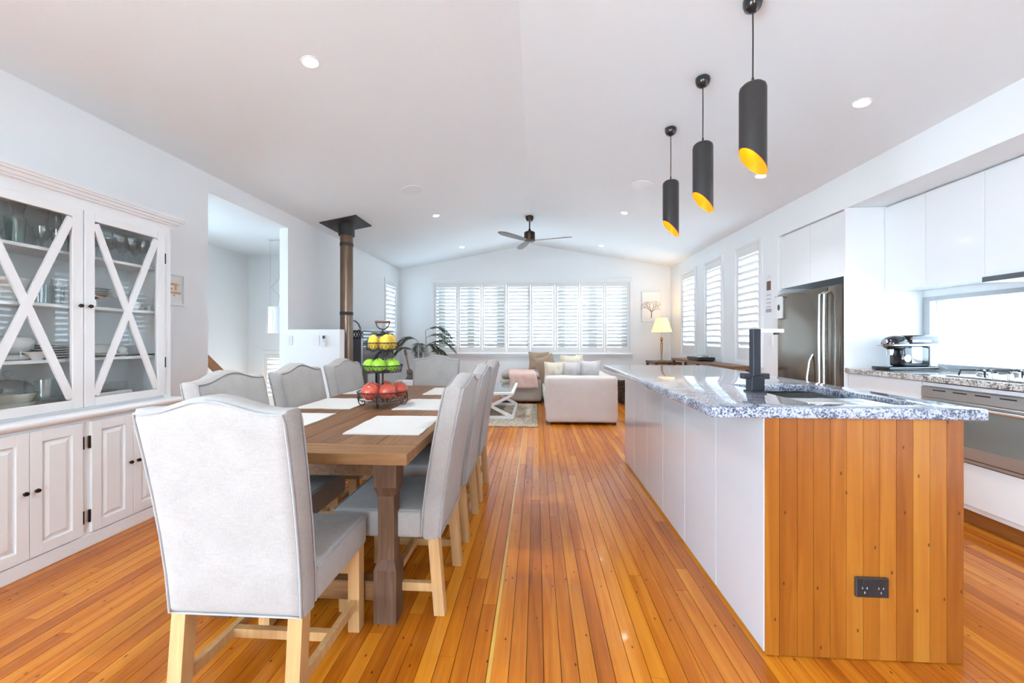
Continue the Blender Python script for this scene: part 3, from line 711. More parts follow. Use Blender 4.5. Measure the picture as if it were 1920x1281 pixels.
# ------------------------------------------------------------------ placemats
mats = [(-.683, 1.915, 'cream placemat nearest the camera on the island side'), (-.683, 2.515, 'middle cream placemat on the island side of the table'), (-.683, 3.145, 'far cream placemat on the island side of the table'),
        (-1.283, 1.965, 'cream placemat nearest the camera on the hutch side'), (-1.283, 2.515, 'cream placemat behind the red fruit on the hutch side'), (-1.283, 3.13, 'far cream placemat on the hutch side of the table')]
for i, (x, y, lab) in enumerate(mats):
    rnd = random.Random(i); vs = []; nx, ny = 6, 8
    for k in (0, 1):
        for a in range(nx + 1):
            for b in range(ny + 1):
                edge = a in (0, nx) or b in (0, ny)
                vs.append(((a / nx - .5) * .345 + rnd.uniform(-1, 1) * .002, (b / ny - .5) * .405 + rnd.uniform(-1, 1) * .002, .0004 + (1 - k) * (.0035 + (rnd.uniform(0, .0025) if edge else 0))))
    fs = []; w = ny + 1; tot = (nx + 1) * w
    for a in range(nx):
        for b in range(ny):
            q = a * w + b; fs.append((q, q + w, q + w + 1, q + 1)); fs.append((tot + q, tot + q + 1, tot + q + w + 1, tot + q + w))
    for a in range(nx):
        for b in (0, ny): q = a * w + b; fs.append((q, q + w, tot + q + w, tot + q))
    for b in range(ny):
        for a in (0, nx): q = a * w + b; fs.append((q, q + 1, tot + q + 1, tot + q))
    o = MB().add(vs, fs).build('placemat', 'mat_cloth', None, angle=60); tag(o, lab, 'placemat', 'placemats on the dining table'); place(o, (x, y, .75), math.radians(rnd.uniform(-1.5, 1.5)))

# ------------------------------------------------------------------ three-tier fruit stand
fx, fy = -.965, 2.46
fs_ = thing('fruit_stand', 'three-tier black wire fruit stand on the dining table', 'fruit stand', (fx, fy, .75))
MB().cyl((0, 0, .02), (0, 0, .475), .006, n=10).build('post', 'wire_iron', fs_)
m = MB(); m.tube([(.043 * math.cos(a), 0, .525 - .045 * math.sin(a)) for a in [PI * k / 14 for k in range(15)]], .0035, 6); m.build('handle_bow', 'wire_iron', fs_)
MB().cyl((-.047, 0, .527), (.047, 0, .527), .0075, n=12).build('handle_grip', 'handle_wood', fs_)
tiers = [(.152, .045, .093), (.122, .215, .255), (.102, .352, .395)]
for R, z0, z1 in tiers:
    m = MB(); m.ring((0, 0, z1), R, .0032, 36); m.ring((0, 0, z0), R * .93, .0026, 36); m.ring((0, 0, z0), R * .5, .002, 24)
    n = 28
    for k in range(n):
        a = 2 * PI * k / n
        for s in (-1, 1):
            b = a + s * 2 * PI / n * 1.0
            m.tube([(R * math.cos(a), R * math.sin(a), z1), (R * .95 * math.cos((a + b) / 2), R * .95 * math.sin((a + b) / 2), (z0 + z1) / 2), (R * .93 * math.cos(b), R * .93 * math.sin(b), z0)], .0011, 4, caps=False)
    for k in range(8): a = 2 * PI * k / 8; m.tube([(0, 0, z0), (R * .93 * math.cos(a), R * .93 * math.sin(a), z0)], .0016, 4)
    m.build('wire_basket', 'wire_iron', fs_)
for k in range(4):
    a = PI / 4 * 2 * k + .15; c, s = math.cos(a), math.sin(a); P = lambda r, z: (r * c, r * s, z)
    sp = [P(.150, .085), P(.152, .045), P(.146, .02), P(.132, .005), P(.116, .006), P(.108, .018), P(.114, .029), P(.124, .027), P(.127, .019)]
    MB().tube(sp, .0032, 6).build('scroll_foot', 'wire_iron', fs_)
def apple_profile(r, sq=.92):
    pr = []
    for k in range(15):
        t = PI * k / 14; q = 1 + .06 * math.cos(t) ; rad = r * math.sin(t) * (1 + .05 * math.cos(t)); z = r * sq * -math.cos(t)
        if t < .5: z += r * .12 * (1 - t / .5) ** 2
        if t > PI - .55: z -= r * .26 * ((t - PI + .55) / .55) ** 2
        pr.append((max(rad, 0.), z))
    return pr
def fruit(name, mt, r, x, y, z, lab, grp, seed, kind='apple'):
    t = thing(name, lab, name.split('_')[-1], (fx + x, fy + y, .75 + z), group=grp); t.rotation_euler = (random.Random(seed).uniform(-.25, .25), random.Random(seed + 9).uniform(-.25, .25), seed)
    if kind == 'apple':
        MB().lathe([(a, b + r) for a, b in apple_profile(r)], n=20).build('flesh', mt, t, angle=80)
        MB().tube([(0, 0, 2 * r * .80), (.002, 0, 2 * r * .92), (.005, 0, 2 * r * 1.01)], .0016, 5).build('stem', 'stem_brown', t)
    else:
        pr = [(0, 0)] + [(r * math.sin(PI * k / 12) ** .9 * (1 - .22 * k / 12), r * 1.22 * (1 - math.cos(PI * k / 12))) for k in range(1, 12)] + [(.004, r * 2.46), (0, r * 2.5)]
        MB().lathe(pr, n=18).build('flesh', mt, t, angle=80)
        MB().tube([(0, 0, 2.44 * r), (.002, 0, 2.62 * r)], .0018, 5).build('stem', 'stem_brown', t)
names = ['front left', 'front right', 'right', 'back right', 'back left', 'left']
for k in range(5):
    a = -PI / 2 - .52 + 2 * PI * k / 5
    fruit('red_apple', 'apple_red', .053, .090 * math.cos(a), .090 * math.sin(a), .047, 'large red apple in the bottom wire tier, at the ' + ('front left', 'front right', 'right rear', 'rear', 'left rear')[k], 'red apples in the bottom tier', k)
for k in range(5):
    a = -PI / 2 + .12 + 2 * PI * k / 5
    fruit('green_apple', 'apple_green', .042, .073 * math.cos(a), .073 * math.sin(a), .217, 'green apple in the middle wire tier, at the ' + ('front', 'right', 'right rear', 'left rear', 'left')[k], 'green apples in the middle tier', k + 10)
for k in range(4):
    a = -PI / 2 + .55 + 2 * PI * k / 4
    fruit('yellow_pear', 'lemon_yellow', .039, .058 * math.cos(a), .058 * math.sin(a), .354, 'yellow pear in the top wire tier, at the ' + ('front right', 'right rear', 'left rear', 'front left')[k], 'yellow pears in the top tier', k + 20, 'pear')

# ------------------------------------------------------------------ hutch cabinet on the left
hu = thing('display_hutch', 'tall white painted display hutch with crossed glass doors', 'display cabinet', (-2.69, 2.095, 0))
W = dict(parent=hu, angle=0, world=True)
hy0, hy1, fxl, fxu = 1.55, 2.64, -2.52, -2.56
m = MB(); m.box(-2.85, fxl, hy0, hy1, .02, .72); m.build('base_cabinet', 'hutch_paint', **W)
MB().box(-2.84, fxl + .012, hy0 - .008, hy1 + .008, .0, .072, .003).build('plinth', 'hutch_paint', **W)
m = MB(); m.prism([(-2.85, .72), (fxl + .012, .72), (fxl + .028, .732), (fxl + .034, .745), (fxl + .028, .758), (fxl + .016, .764), (-2.85, .764)], 1, hy0 - .03, hy1 + .03); m.build('ledge', 'hutch_paint', hu, angle=50, world=True)
for i, (a, b, kn, hg) in enumerate(((1.597, 1.829, 1, 0), (1.832, 2.064, 0, 1), (2.108, 2.340, 1, 0), (2.343, 2.575, 0, 1))):
    m = MB(); z0, z1 = .08, .705
    m.box(fxl, fxl + .016, a, a + .05, z0, z1, .001); m.box(fxl, fxl + .016, b - .05, b, z0, z1, .001); m.box(fxl, fxl + .016, a + .05, b - .05, z0, z0 + .055, .001); m.box(fxl, fxl + .016, a + .05, b - .05, z1 - .055, z1, .001)
    m.box(fxl, fxl + .005, a + .05, b - .05, z0 + .055, z1 - .055)
    pa, pb, pz0, pz1 = a + .058, b - .058, z0 + .063, z1 - .063; ia, ib, iz0, iz1 = pa + .022, pb - .022, pz0 + .022, pz1 - .022
    m.add([(fxl + .006, pa, pz0), (fxl + .006, pb, pz0), (fxl + .006, pb, pz1), (fxl + .006, pa, pz1), (fxl + .014, ia, iz0), (fxl + .014, ib, iz0), (fxl + .014, ib, iz1), (fxl + .014, ia, iz1)],
          [(4, 5, 6, 7), (0, 1, 5, 4), (1, 2, 6, 5), (2, 3, 7, 6), (3, 0, 4, 7)])
    d = m.build('cabinet_door', 'hutch_paint', **W)
    ky = b - .022 if kn else a + .022
    MB().cyl((fxl + .016, ky, .41), (fxl + .028, ky, .41), .005, n=10).cyl((fxl + .028, ky, .41), (fxl + .036, ky, .41), .011, .009, n=14).build('knob', 'bronze', d, world=True)
    hyy = b + .006 if hg else a - .006
    for hz in (.175, .59): MB().cyl((fxl + .008, hyy, hz - .035), (fxl + .008, hyy, hz + .035), .006, n=8).build('hinge', 'bronze', d, world=True)
# upper carcass
m = MB(); z0, z1 = .764, 1.93
m.box(-2.85, -2.838, hy0, hy1, z0, z1); m.box(-2.838, fxu, hy0, hy0 + .022, z0, z1); m.box(-2.838, fxu, hy1 - .022, hy1, z0, z1); m.box(-2.838, fxu, hy0 + .022, hy1 - .022, z1 - .022, z1); m.box(-2.838, fxu, hy0 + .022, hy1 - .022, z0, z0 + .02)
m.build('upper_case', 'hutch_paint', **W)
m = MB(); m.box(fxu, fxu + .012, hy0, hy0 + .045, z0, z1); m.box(fxu, fxu + .012, hy1 - .05, hy1, z0, z1); m.box(fxu, fxu + .012, hy0 + .045, hy1 - .05, 1.895, z1); m.build('face_frame', 'hutch_paint', **W)
for z in (1.06, 1.36, 1.655): MB().box(-2.838, fxu - .03, hy0 + .022, hy1 - .022, z - .018, z, .002).build('shelf', 'hutch_paint', **W)
m = MB()
for a, b, c, d in ((.012, .018, 1.93, 1.955), (.03, .018, 1.955, 1.968), (.045, .04, 1.968, 1.985), (.062, .055, 1.985, 1.997), (.072, .065, 1.997, 2.012)):
    m.box(-2.85, fxu + a, hy0 - b, hy1 + b, c, d)
m.build('cornice', 'hutch_paint', **W)
for a, b, kn in ((1.597, 2.095, 1), (2.099, 2.588, 0)):
    m = MB(); x0, x1 = fxu + .001, fxu + .022; z0, z1 = .785, 1.893; s = .054; bt = .048
    m.box(x0, x1, a, a + s, z0, z1, .002); m.box(x0, x1, b - s, b, z0, z1, .002); m.box(x0, x1, a + s, b - s, z0, z0 + bt, .002); m.box(x0, x1, a + s, b - s, z1 - bt, z1, .002)
    d = m.build('glass_door', 'hutch_paint', **W)
    m = MB(); g0, g1, k0, k1 = a + s, b - s, z0 + bt, z1 - bt
    m.bar((x1 - .006, g0 + .004, k0 + .012), (x1 - .006, g1 - .004, k1 - .012), .012, .036, up=(0, -1, 1)); m.bar((x1 - .0065, g0 + .004, k1 - .012), (x1 - .0065, g1 - .004, k0 + .012), .012, .036, up=(0, 1, 1))
    m.build('cross_bar', 'hutch_paint', d, angle=0, world=True)
    MB().box(x0 + .004, x0 + .008, g0, g1, k0, k1).build('pane', 'pane_glass', d, angle=0, world=True)
    ky = b - .022 if kn else a + .022
    MB().cyl((x1, ky, 1.355), (x1 + .012, ky, 1.355), .005, n=10).cyl((x1 + .012, ky, 1.355), (x1 + .02, ky, 1.355), .011, .009, n=14).build('knob', 'bronze', d, world=True)
    for hz in (1.01, 1.72): MB().cyl((x1 - .006, (a - .004) if kn else (b + .005), hz - .035), (x1 - .006, (a - .004) if kn else (b + .005), hz + .035), .006, n=8).build('hinge', 'bronze', d, world=True)
# contents of the hutch
def ware(name, prof, mt, x, y, z, lab, cat, group=None, n=20, sx=1., sy=1.):
    o = MB().lathe(prof, n=n, sx=sx, sy=sy).build(name, mt, None, angle=60); tag(o, lab, cat, group); return place(o, (x, y, z + .0005))
wine = [(.030, 0), (.030, .002), (.006, .006), (.0035, .012), (.0035, .075), (.012, .085), (.030, .105), (.036, .135), (.033, .165), (.030, .180), (.0285, .180), (.0315, .165), (.034, .135), (.028, .107), (.008, .090), (0, .088)]
S1, S2, S3, S4 = 1.655, 1.36, 1.06, .784
pos = ['far left', 'left', 'centre', 'right', 'far right']
for k in range(5):
    ware('wine_glass', wine, 'glassware', -2.635, 2.215 + .078 * k, S1, 'stemmed wine glass in the front row on the top right shelf, %s' % pos[k], 'wine glass', 'wine glasses on the top hutch shelf')
    ware('wine_glass', wine, 'glassware', -2.735, 2.25 + .078 * k, S1, 'stemmed wine glass in the back row on the top right shelf, %s' % pos[k], 'wine glass', 'wine glasses on the top hutch shelf')
tumb = lambda r, h: [(r * .8, 0), (r, h), (r - .002, h), (r * .8 - .002, .006), (0, .006)]
ware('green_tumbler', tumb(.040, .135), 'glassware_green', -2.66, 1.885, S1, 'pale green glass tumbler on the top left hutch shelf', 'tumbler')
carafe = [(.055, 0), (.062, .02), (.062, .06), (.045, .11), (.024, .16), (.020, .19), (.030, .235), (.028, .235), (.018, .19), (.022, .16), (.043, .11), (.059, .06), (.05, .006), (0, .006)]
ware('glass_decanter', carafe, 'glassware', -2.74, 1.955, S1, 'round clear glass decanter on the top left hutch shelf', 'decanter')
carafe2 = [(.055, 0), (.056, .09), (.048, .13), (.026, .185), (.024, .23), (.022, .23), (.024, .185), (.046, .13), (.054, .09), (.052, .006), (0, .006)]
ware('milk_carafe', carafe2, 'glassware', -2.70, 2.085, S1, 'straight-sided clear glass carafe beside the decanter', 'carafe')
gob = [(.028, 0), (.028, .003), (.006, .008), (.005, .03), (.022, .05), (.032, .08), (.034, .115), (.032, .115), (.030, .08), (.018, .052), (0, .045)]
ware('goblet', gob, 'glassware', -2.645, 1.985, S1, 'short glass goblet in front of the decanter, left of two', 'goblet', 'short goblets')
ware('goblet', gob, 'glassware', -2.635, 2.05, S1, 'short glass goblet in front of the carafe, right of two', 'goblet', 'short goblets')
bowl = lambda r, h: [(r * .5, 0), (r * .52, .006), (r * .85, h * .55), (r, h), (r - .006, h), (r * .8, h * .55), (r * .45, .012), (0, .012)]
ware('serving_bowl', bowl(.105, .12), 'porcelain', -2.72, 1.865, S2, 'large deep white serving bowl on the second left shelf', 'bowl')
for k in range(3): ware('glass_tumbler', tumb(.024, .105), 'glassware', -2.66 - .03 * (k % 2), 1.985 + .043 * k, S2, 'small clear tumbler on the second left shelf, %s of three' % ('leftmost', 'middle', 'rightmost')[k], 'tumbler', 'small tumblers')
for k in range(6): ware('ramekin', [(.034, 0), (.038, .036), (.035, .036), (.031, .004), (0, .004)], 'porcelain', -2.72, 2.128, S2 + .022 * k + .0005 * k, 'white ramekin in the stack on the second left shelf, %s' % ('bottom', 'second from the bottom', 'third from the bottom', 'third from the top', 'second from the top', 'topmost')[k], 'ramekin', 'stacked ramekins')
cs = thing('cake_stand', 'silver two-tier cake stand on the second right shelf', 'cake stand', (-2.71, 2.30, S2 + .0005))
MB().lathe([(.05, 0), (.048, .006), (.01, .012), (.008, .05), (.02, .06)], n=20).build('foot', 'chrome', cs)
MB().lathe([(.0, .06), (.105, .062), (.11, .07), (.108, .071), (0, .066)], n=28).build('plate', 'chrome', cs)
for k in range(4): ware('dessert_plate', [(.04, 0), (.075, .010), (.075, .012), (.04, .003), (0, .003)], 'porcelain', -2.71, 2.30, S2 + .0685 + .0135 * k, 'white dessert plate stacked on the cake stand, %s' % ('bottom', 'second from the bottom', 'second from the top', 'topmost')[k], 'plate', 'plates on the cake stand', n=24)
tp = thing('white_teapot', 'small white teapot on the second right shelf', 'teapot', (-2.68, 2.50, S2 + .0005))
MB().lathe([(.025, 0), (.036, .015), (.040, .035), (.032, .055), (.016, .062), (.006, .066), (.007, .075), (0, .078)], n=20).build('body', 'porcelain', tp)
MB().tube([(0, .034, .028), (0, .055, .036), (0, .066, .055)], [.009, .007, .005], 8).build('spout', 'porcelain', tp)
MB().tube([(0, -.034, .05), (0, -.058, .05), (0, -.060, .028), (0, -.036, .018)], .004, 6).build('handle', 'porcelain', tp)
ware('shot_glass', tumb(.016, .04), 'glassware', -2.63, 2.565, S2, 'tiny glass beside the white teapot', 'glass')
for k in range(6): ware('dinner_plate', [(.05, 0), (.092, .012), (.092, .014), (.05, .003), (0, .003)], 'porcelain', -2.715, 2.075, S3 + .0135 * k, 'white plate in the stack on the third left shelf, %s' % ('bottom', 'second from the bottom', 'third from the bottom', 'third from the top', 'second from the top', 'topmost')[k], 'plate', 'plates stacked on the third shelf', n=28)
ware('soup_tureen', [(.045, 0), (.075, .03), (.082, .06), (.07, .085), (.05, .09), (.012, .10), (.014, .112), (0, .116)], 'porcelain', -2.73, 1.92, S3 + .03, 'rounded white tureen standing on an upturned dish', 'tureen')
ware('upturned_dish', [(.085, 0), (.09, .004), (.06, .028), (0, .029)], 'porcelain', -2.73, 1.92, S3, 'upturned white dish under the tureen', 'dish')
gb = thing('gravy_boat', 'white gravy boat at the front of the third left shelf', 'gravy boat', (-2.62, 1.945, S3 + .0005))
MB().lathe([(.018, 0), (.02, .006), (.036, .028), (.042, .042), (.039, .042), (.03, .028), (0, .012)], n=20, sx=.7, sy=1.25).build('body', 'porcelain', gb)
MB().tube([(0, -.045, .036), (0, -.068, .044), (0, -.066, .018), (0, -.03, .014)], .004, 6).build('handle', 'porcelain', gb)
ware('oval_platter', [(.06, 0), (.105, .012), (.105, .015), (.06, .004), (0, .004)], 'porcelain', -2.705, 2.33, S3, 'oval white platter on the third right shelf', 'platter', sx=.9, sy=1.35, n=28)
cd = thing('casserole_dish', 'white casserole dish standing on the oval platter', 'casserole dish', (-2.72, 2.30, S3 + .0165))
MB().lathe([(.06, 0), (.075, .01), (.08, .055), (.084, .058), (.08, .06), (.074, .055), (.07, .012), (0, .010)], n=24, sx=.85, sy=1.2).build('body', 'porcelain', cd)
MB().box(-.02, .02, .094, .108, .045, .053, .003).box(-.02, .02, -.108, -.094, .045, .053, .003).build('lug', 'porcelain', cd)
ware('sugar_pot', [(.018, 0), (.026, .014), (.024, .034), (.014, .04), (.004, .045), (0, .05)], 'porcelain', -2.655, 2.41, S3 + .0165, 'little white lidded pot at the right of the platter', 'pot')
sp = MB(); 
for k, y in enumerate((2.50, 2.545)):
    pass
for k in range(2):
    o = MB().tube([(-.002, -.085, .003), (0, -.03, .004), (.002, .03, .006)], .003, 6).lathe([(0, 0), (.016, .003), (.02, .008), (.017, .007), (0, .004)], (0, .048, 0), 14, sx=1, sy=1.4).build('serving_spoon', 'black_satin', None)
    tag(o, 'dark serving spoon on the third right shelf, ' + ('nearer the door' if k == 0 else 'nearer the back'), 'spoon', 'dark serving spoons'); place(o, (-2.622 - .05 * k, 2.525, S3 + .0005), .15 * k)
cl_ = thing('covered_dish', 'glass-domed dish with a knob on the bottom left shelf', 'covered dish', (-2.725, 1.90, S4 + .105))
MB().lathe([(.095, 0), (.092, .03), (.07, .055), (.03, .07), (0, .072)], n=24).build('dome', 'glassware', cl_); MB().lathe([(.006, .07), (.008, .085), (.018, .097), (.016, .11), (0, .116)], n=16).build('knob', 'glassware', cl_)
ware('mixing_bowl', bowl(.115, .06), 'porcelain_cream', -2.715, 1.885, S4, 'shallow cream bowl at the bottom of the hutch stack', 'bowl', n=28)
ware('cream_bowl', bowl(.105, .085), 'porcelain_cream', -2.725, 1.90, S4 + .018, 'deeper cream bowl nested under the domed dish', 'bowl', n=28)
ware('trifle_bowl', [(.06, 0), (.058, .006), (.014, .014), (.013, .04), (.03, .05), (.078, .058), (.080, .06), (.080, .165), (.077, .165), (.077, .064), (0, .060)], 'glassware', -2.70, 2.045, S4, 'straight-sided glass trifle bowl on a foot', 'trifle bowl', n=28)
o = MB().box(-.09, .09, -.17, .17, 0, .012, .003).build('white_tray', 'porcelain', None, angle=0); tag(o, 'flat white tray lying on the bottom right shelf', 'tray'); place(o, (-2.71, 2.37, S4 + .0005))
o = MB().box(-.07, .07, -.13, .12, 0, .045, .006).build('baking_dish', 'porcelain', None, angle=0); tag(o, 'rectangular white baking dish on the flat tray', 'dish'); place(o, (-2.71, 2.345, S4 + .0128))
o = MB()
for a in ((-.06, -.056, -.09, .09), (.056, .06, -.09, .09), (-.056, .056, -.09, -.086), (-.056, .056, .086, .09)): o.box(*a, .003, .05)
o.box(-.06, .06, -.09, .09, 0, .003); o = o.build('glass_dish', 'glassware', None, angle=0); tag(o, 'rectangular clear glass dish on top of the white baking dish', 'dish'); place(o, (-2.71, 2.35, S4 + .0585))

# picture on the left wall beside the hutch
pf = thing('tile_picture', 'small white framed picture of orange letter tiles beside the hutch', 'picture', (XL, 2.965, 1.56))
m = MB(); m.box(0, .022, -.10, -.085, -.125, .125); m.box(0, .022, .085, .10, -.125, .125); m.box(0, .022, -.085, .085, -.125, -.11); m.box(0, .022, -.085, .085, .11, .125); m.build('frame', 'trim_paint', pf, angle=0)
MB().box(0, .008, -.085, .085, -.11, .11).build('backing', 'canvas_white', pf, angle=0)
for yy, zz in [(-.04, .038), (-.022, .038), (-.004, .038), (.014, .038), (.032, .038), (.014, .020), (.014, .002), (-.022, .002), (-.04, -.028), (-.022, -.028), (-.004, -.028), (.014, -.028), (.032, -.028), (.05, -.028)]:
    MB().box(.008, .012, yy + .002, yy + .018, zz - .008, zz + .008).build('letter_tile', 'tile_orange', pf, angle=0)
MB().prism([(.0125, -.056), (.022, -.046), (.018, -.041), (.0125, -.045), (.007, -.041), (.003, -.046)], 0, .008, .010).build('heart', 'ink_line', pf, angle=0)

# ------------------------------------------------------------------ kitchen run on the right
kb = thing('base_cabinets', 'white base cabinets under the granite bench along the kitchen wall', 'cabinet', (2.98, 2.1, 0))
m = MB(); m.box(2.70, 3.295, .5, 1.94, .10, .878); m.box(2.70, 3.295, 2.955, 3.615, .10, .878); m.box(2.70, 3.295, 1.94, 2.955, .10, .15); m.box(2.95, 3.295, 1.94, 2.955, .15, .878)
m.build('carcass', 'white_laminate', kb, angle=0, world=True)
wood('kick_wood', [(.30, .10, .02), (.44, .16, .03)], axis=1, rough=.3, coat=.2)
MB().box(2.745, 2.76, .5, 3.615, 0, .10).build('kickboard', 'kick_wood', kb, angle=0, world=True)
for a, b, z0, z1 in ((2.958, 3.612, .695, .872), (2.958, 3.612, .40, .69), (2.958, 3.612, .105, .395), (1.94, 2.953, .135, .395), (.5, 1.935, .105, .872)):
    MB().box(2.68, 2.699, a, b, z0, z1, .0015).build('drawer_front', 'kitchen_white', kb, angle=0, world=True)
MB().box(2.682, 2.699, 1.94, 2.953, .848, .872).build('filler_rail', 'kitchen_white', kb, angle=0, world=True)
tag(MB().box(2.648, 3.298, .5, 3.617, .880, .92, .004).build('kitchen_benchtop', 'granite_brown', None, angle=0), 'speckled brown granite bench below the kitchen window', 'benchtop')
ov = thing('wall_oven', 'wide stainless oven with a bar handle under the bench', 'oven', (2.80, 2.447, .40))
MB().box(2.683, 2.94, 1.945, 2.949, .402, .845).build('body', 'steel', ov, angle=0, world=True)
MB().box(2.664, 2.682, 1.948, 2.946, .775, .842, .002).build('control_panel', 'steel', ov, angle=0, world=True)
for k in range(7): MB().box(2.660, 2.664, 2.86 - .13 * k - .08, 2.86 - .13 * k, .822, .830).build('vent_slot', 'black_satin', ov, angle=0, world=True)
d = MB().box(2.664, 2.682, 1.948, 2.946, .425, .770, .003).build('oven_door', 'steel', ov, angle=0, world=True)
MB().box(2.661, 2.664, 2.00, 2.86, .50, .735).build('door_glass', 'oven_glass', d, angle=0, world=True)
MB().cyl((2.625, 2.02, .745), (2.625, 2.88, .745), .011, n=12).cyl((2.625, 2.86, .745), (2.664, 2.86, .745), .007, n=8).cyl((2.625, 2.05, .745), (2.664, 2.05, .745), .007, n=8).build('handle', 'steel_bright', d, world=True)
MB().box(2.666, 2.682, 1.948, 2.946, .404, .422).build('bottom_trim', 'steel', ov, angle=0, world=True)
hb = thing('gas_cooktop', 'stainless gas cooktop with burners on the kitchen bench', 'cooktop', (2.98, 2.45, .92))
MB().rbox(-.23, .23, -.43, .43, .0005, .010, .004, 2).build('tray', 'steel_bright', hb)
for bx, by, r in ((-.11, .30, .035), (.11, .30, .045), (0, 0, .06), (-.11, -.30, .045), (.11, -.30, .035)):
    MB().lathe([(r, .01), (r, .022), (r * .8, .026), (r * .8, .034), (0, .036)], (bx, by, 0), 20).build('burner', 'steel', hb)
    m = MB()
    for q in range(4): a = PI / 4 + q * PI / 2; m.tube([(bx + .11 * math.cos(a), by + .11 * math.sin(a), .010), (bx + .10 * math.cos(a), by + .10 * math.sin(a), .046), (bx + .03 * math.cos(a), by + .03 * math.sin(a), .048)], .006, 6)
    m.ring((bx, by, .048), .032, .005, 16)
    m.build('trivet', 'black_satin', hb)
for k in range(5): MB().cyl((-.195, .16 - .08 * k, .010), (-.195, .16 - .08 * k, .040), .017, .014, n=14).build('knob', 'chrome', hb)
# tall panel, upper cabinets, rangehood
tag(MB().box(2.66, 3.298, 3.620, 3.640, 0, 2.303, .001).build('fridge_end_panel', 'kitchen_white', None, angle=0), 'tall glossy white end panel between bench and fridge', 'panel')
uc = thing('upper_cabinets', 'row of handleless white cabinets above the kitchen window', 'cabinet', (3.13, 2.1, 1.58))
MB().box(3.0, 3.298, .5, 3.618, 1.580, 2.30).build('carcass', 'white_laminate', uc, angle=0, world=True)
for a, b in ((3.262, 3.617), (2.855, 3.259), (2.25, 2.852), (1.65, 2.247), (.5, 1.647)):
    MB().box(2.98, 2.999, a, b, 1.575, 2.285, .001).build('cabinet_door', 'kitchen_white', uc, angle=0, world=True)
rh = thing('rangehood', 'slim dark slide-out rangehood under the upper cabinets', 'rangehood', (3.1, 2.4, 1.55))
MB().box(2.965, 3.26, 1.95, 2.845, 1.546, 1.5745, .002).build('body', 'steel', rh, angle=0, world=True)
MB().box(2.955, 2.965, 1.95, 2.845, 1.546, 1.58, .001).build('fascia', 'screen_grey', rh, angle=0, world=True)
# fridge and cupboard over it
fr = thing('fridge', 'brushed stainless steel double-door fridge with long handles', 'fridge', (2.98, 4.12, 0))
MB().box(2.72, 3.28, 3.66, 4.585, .02, 1.645).build('body', 'steel', fr, angle=0, world=True)
MB().rbox(2.655, 2.718, 3.835, 4.59, .06, 1.655, .012, 2).build('door', 'fridge_steel', fr, world=True)
MB().rbox(2.655, 2.718, 3.657, 3.829, .06, 1.655, .012, 2).build('door', 'fridge_steel', fr, world=True)
for y in (3.862, 3.802):
    MB().tube([(2.655, y, 1.60), (2.612, y, 1.58), (2.606, y, 1.2), (2.606, y, .7), (2.612, y, .42), (2.655, y, .40)], .011, 10).build('handle', 'steel_bright', fr, world=True)
MB().tube([(2.655, 4.02, 1.02), (2.628, 4.025, .96), (2.608, 4.03, .80), (2.606, 4.03, .62), (2.655, 4.03, .58)], .010, 10).build('dispenser_lever', 'steel_bright', fr, world=True)
MB().box(2.74, 3.26, 3.68, 4.57, .0, .02).build('foot_rail', 'black_satin', fr, angle=0, world=True)
oc = thing('fridge_cupboard', 'pair of white cupboard doors above the fridge', 'cupboard', (2.98, 4.12, 1.72))
MB().box(2.715, 3.298, 3.642, 4.618, 1.725, 2.303).build('carcass', 'white_laminate', oc, angle=0, world=True)
for a, b in ((3.644, 4.118), (4.121, 4.578)): MB().box(2.695, 2.714, a, b, 1.720, 2.29, .001).build('cupboard_door', 'kitchen_white', oc, angle=0, world=True)
MB().box(2.69, 2.714, 4.58, 4.618, 1.70, 2.303).build('filler', 'kitchen_white', oc, angle=0, world=True)
# espresso machine
em = thing('espresso_machine', 'black and chrome espresso machine in the bench corner', 'espresso machine', (2.98, 3.41, .921), math.radians(8))
MB().rbox(-.235, .19, -.075, .075, .0, .028, .008, 2).build('base_tray', 'black_gloss', em)
MB().rbox(-.10, .14, -.06, .06, .028, .19, .02, 3).build('column', 'black_gloss', em)
MB().rbox(-.03, .06, -.0615, -.05, .055, .185, .004, 2).build('side_panel', 'steel_bright', em)
MB().rbox(-.055, .19, -.078, .078, .205, .278, .014, 3).build('tank_top', 'black_gloss', em)
MB().rbox(.125, .19, -.07, .07, .028, .21, .012, 3).build('water_tank', 'plastic_white', em)
bm = bmesh.new(); bmesh.ops.create_uvsphere(bm, u_segments=24, v_segments=14, radius=1.)
m = MB().bm(bm, Matrix.Translation((-.10, 0, .215)) @ Matrix.Diagonal((.105, .076, .062, 1))); m.build('head', 'black_gloss', em)
MB().rbox(-.20, .192, -.080, .080, .192, .207, .006, 2).build('band', 'chrome', em)
MB().cyl((-.205, -.01, .226), (-.213, -.01, .226), .02, n=16).build('badge', 'chrome', em)
MB().cyl((-.085, -.061, .095), (-.085, -.078, .095), .034, .028, n=20).build('knob', 'chrome', em)
MB().cyl((-.06, -.082, .232), (.10, -.082, .232), .010, n=12).build('steam_bar', 'chrome', em)
MB().cyl((-.15, 0, .165), (-.15, 0, .12), .026, .022, n=16).build('group_head', 'chrome', em)
MB().tube([(.19, .03, .05), (.24, .0, .046), (.262, -.05, .022), (.262, -.09, .0035)], .003, 6).build('power_cord', 'frame_grey', em)
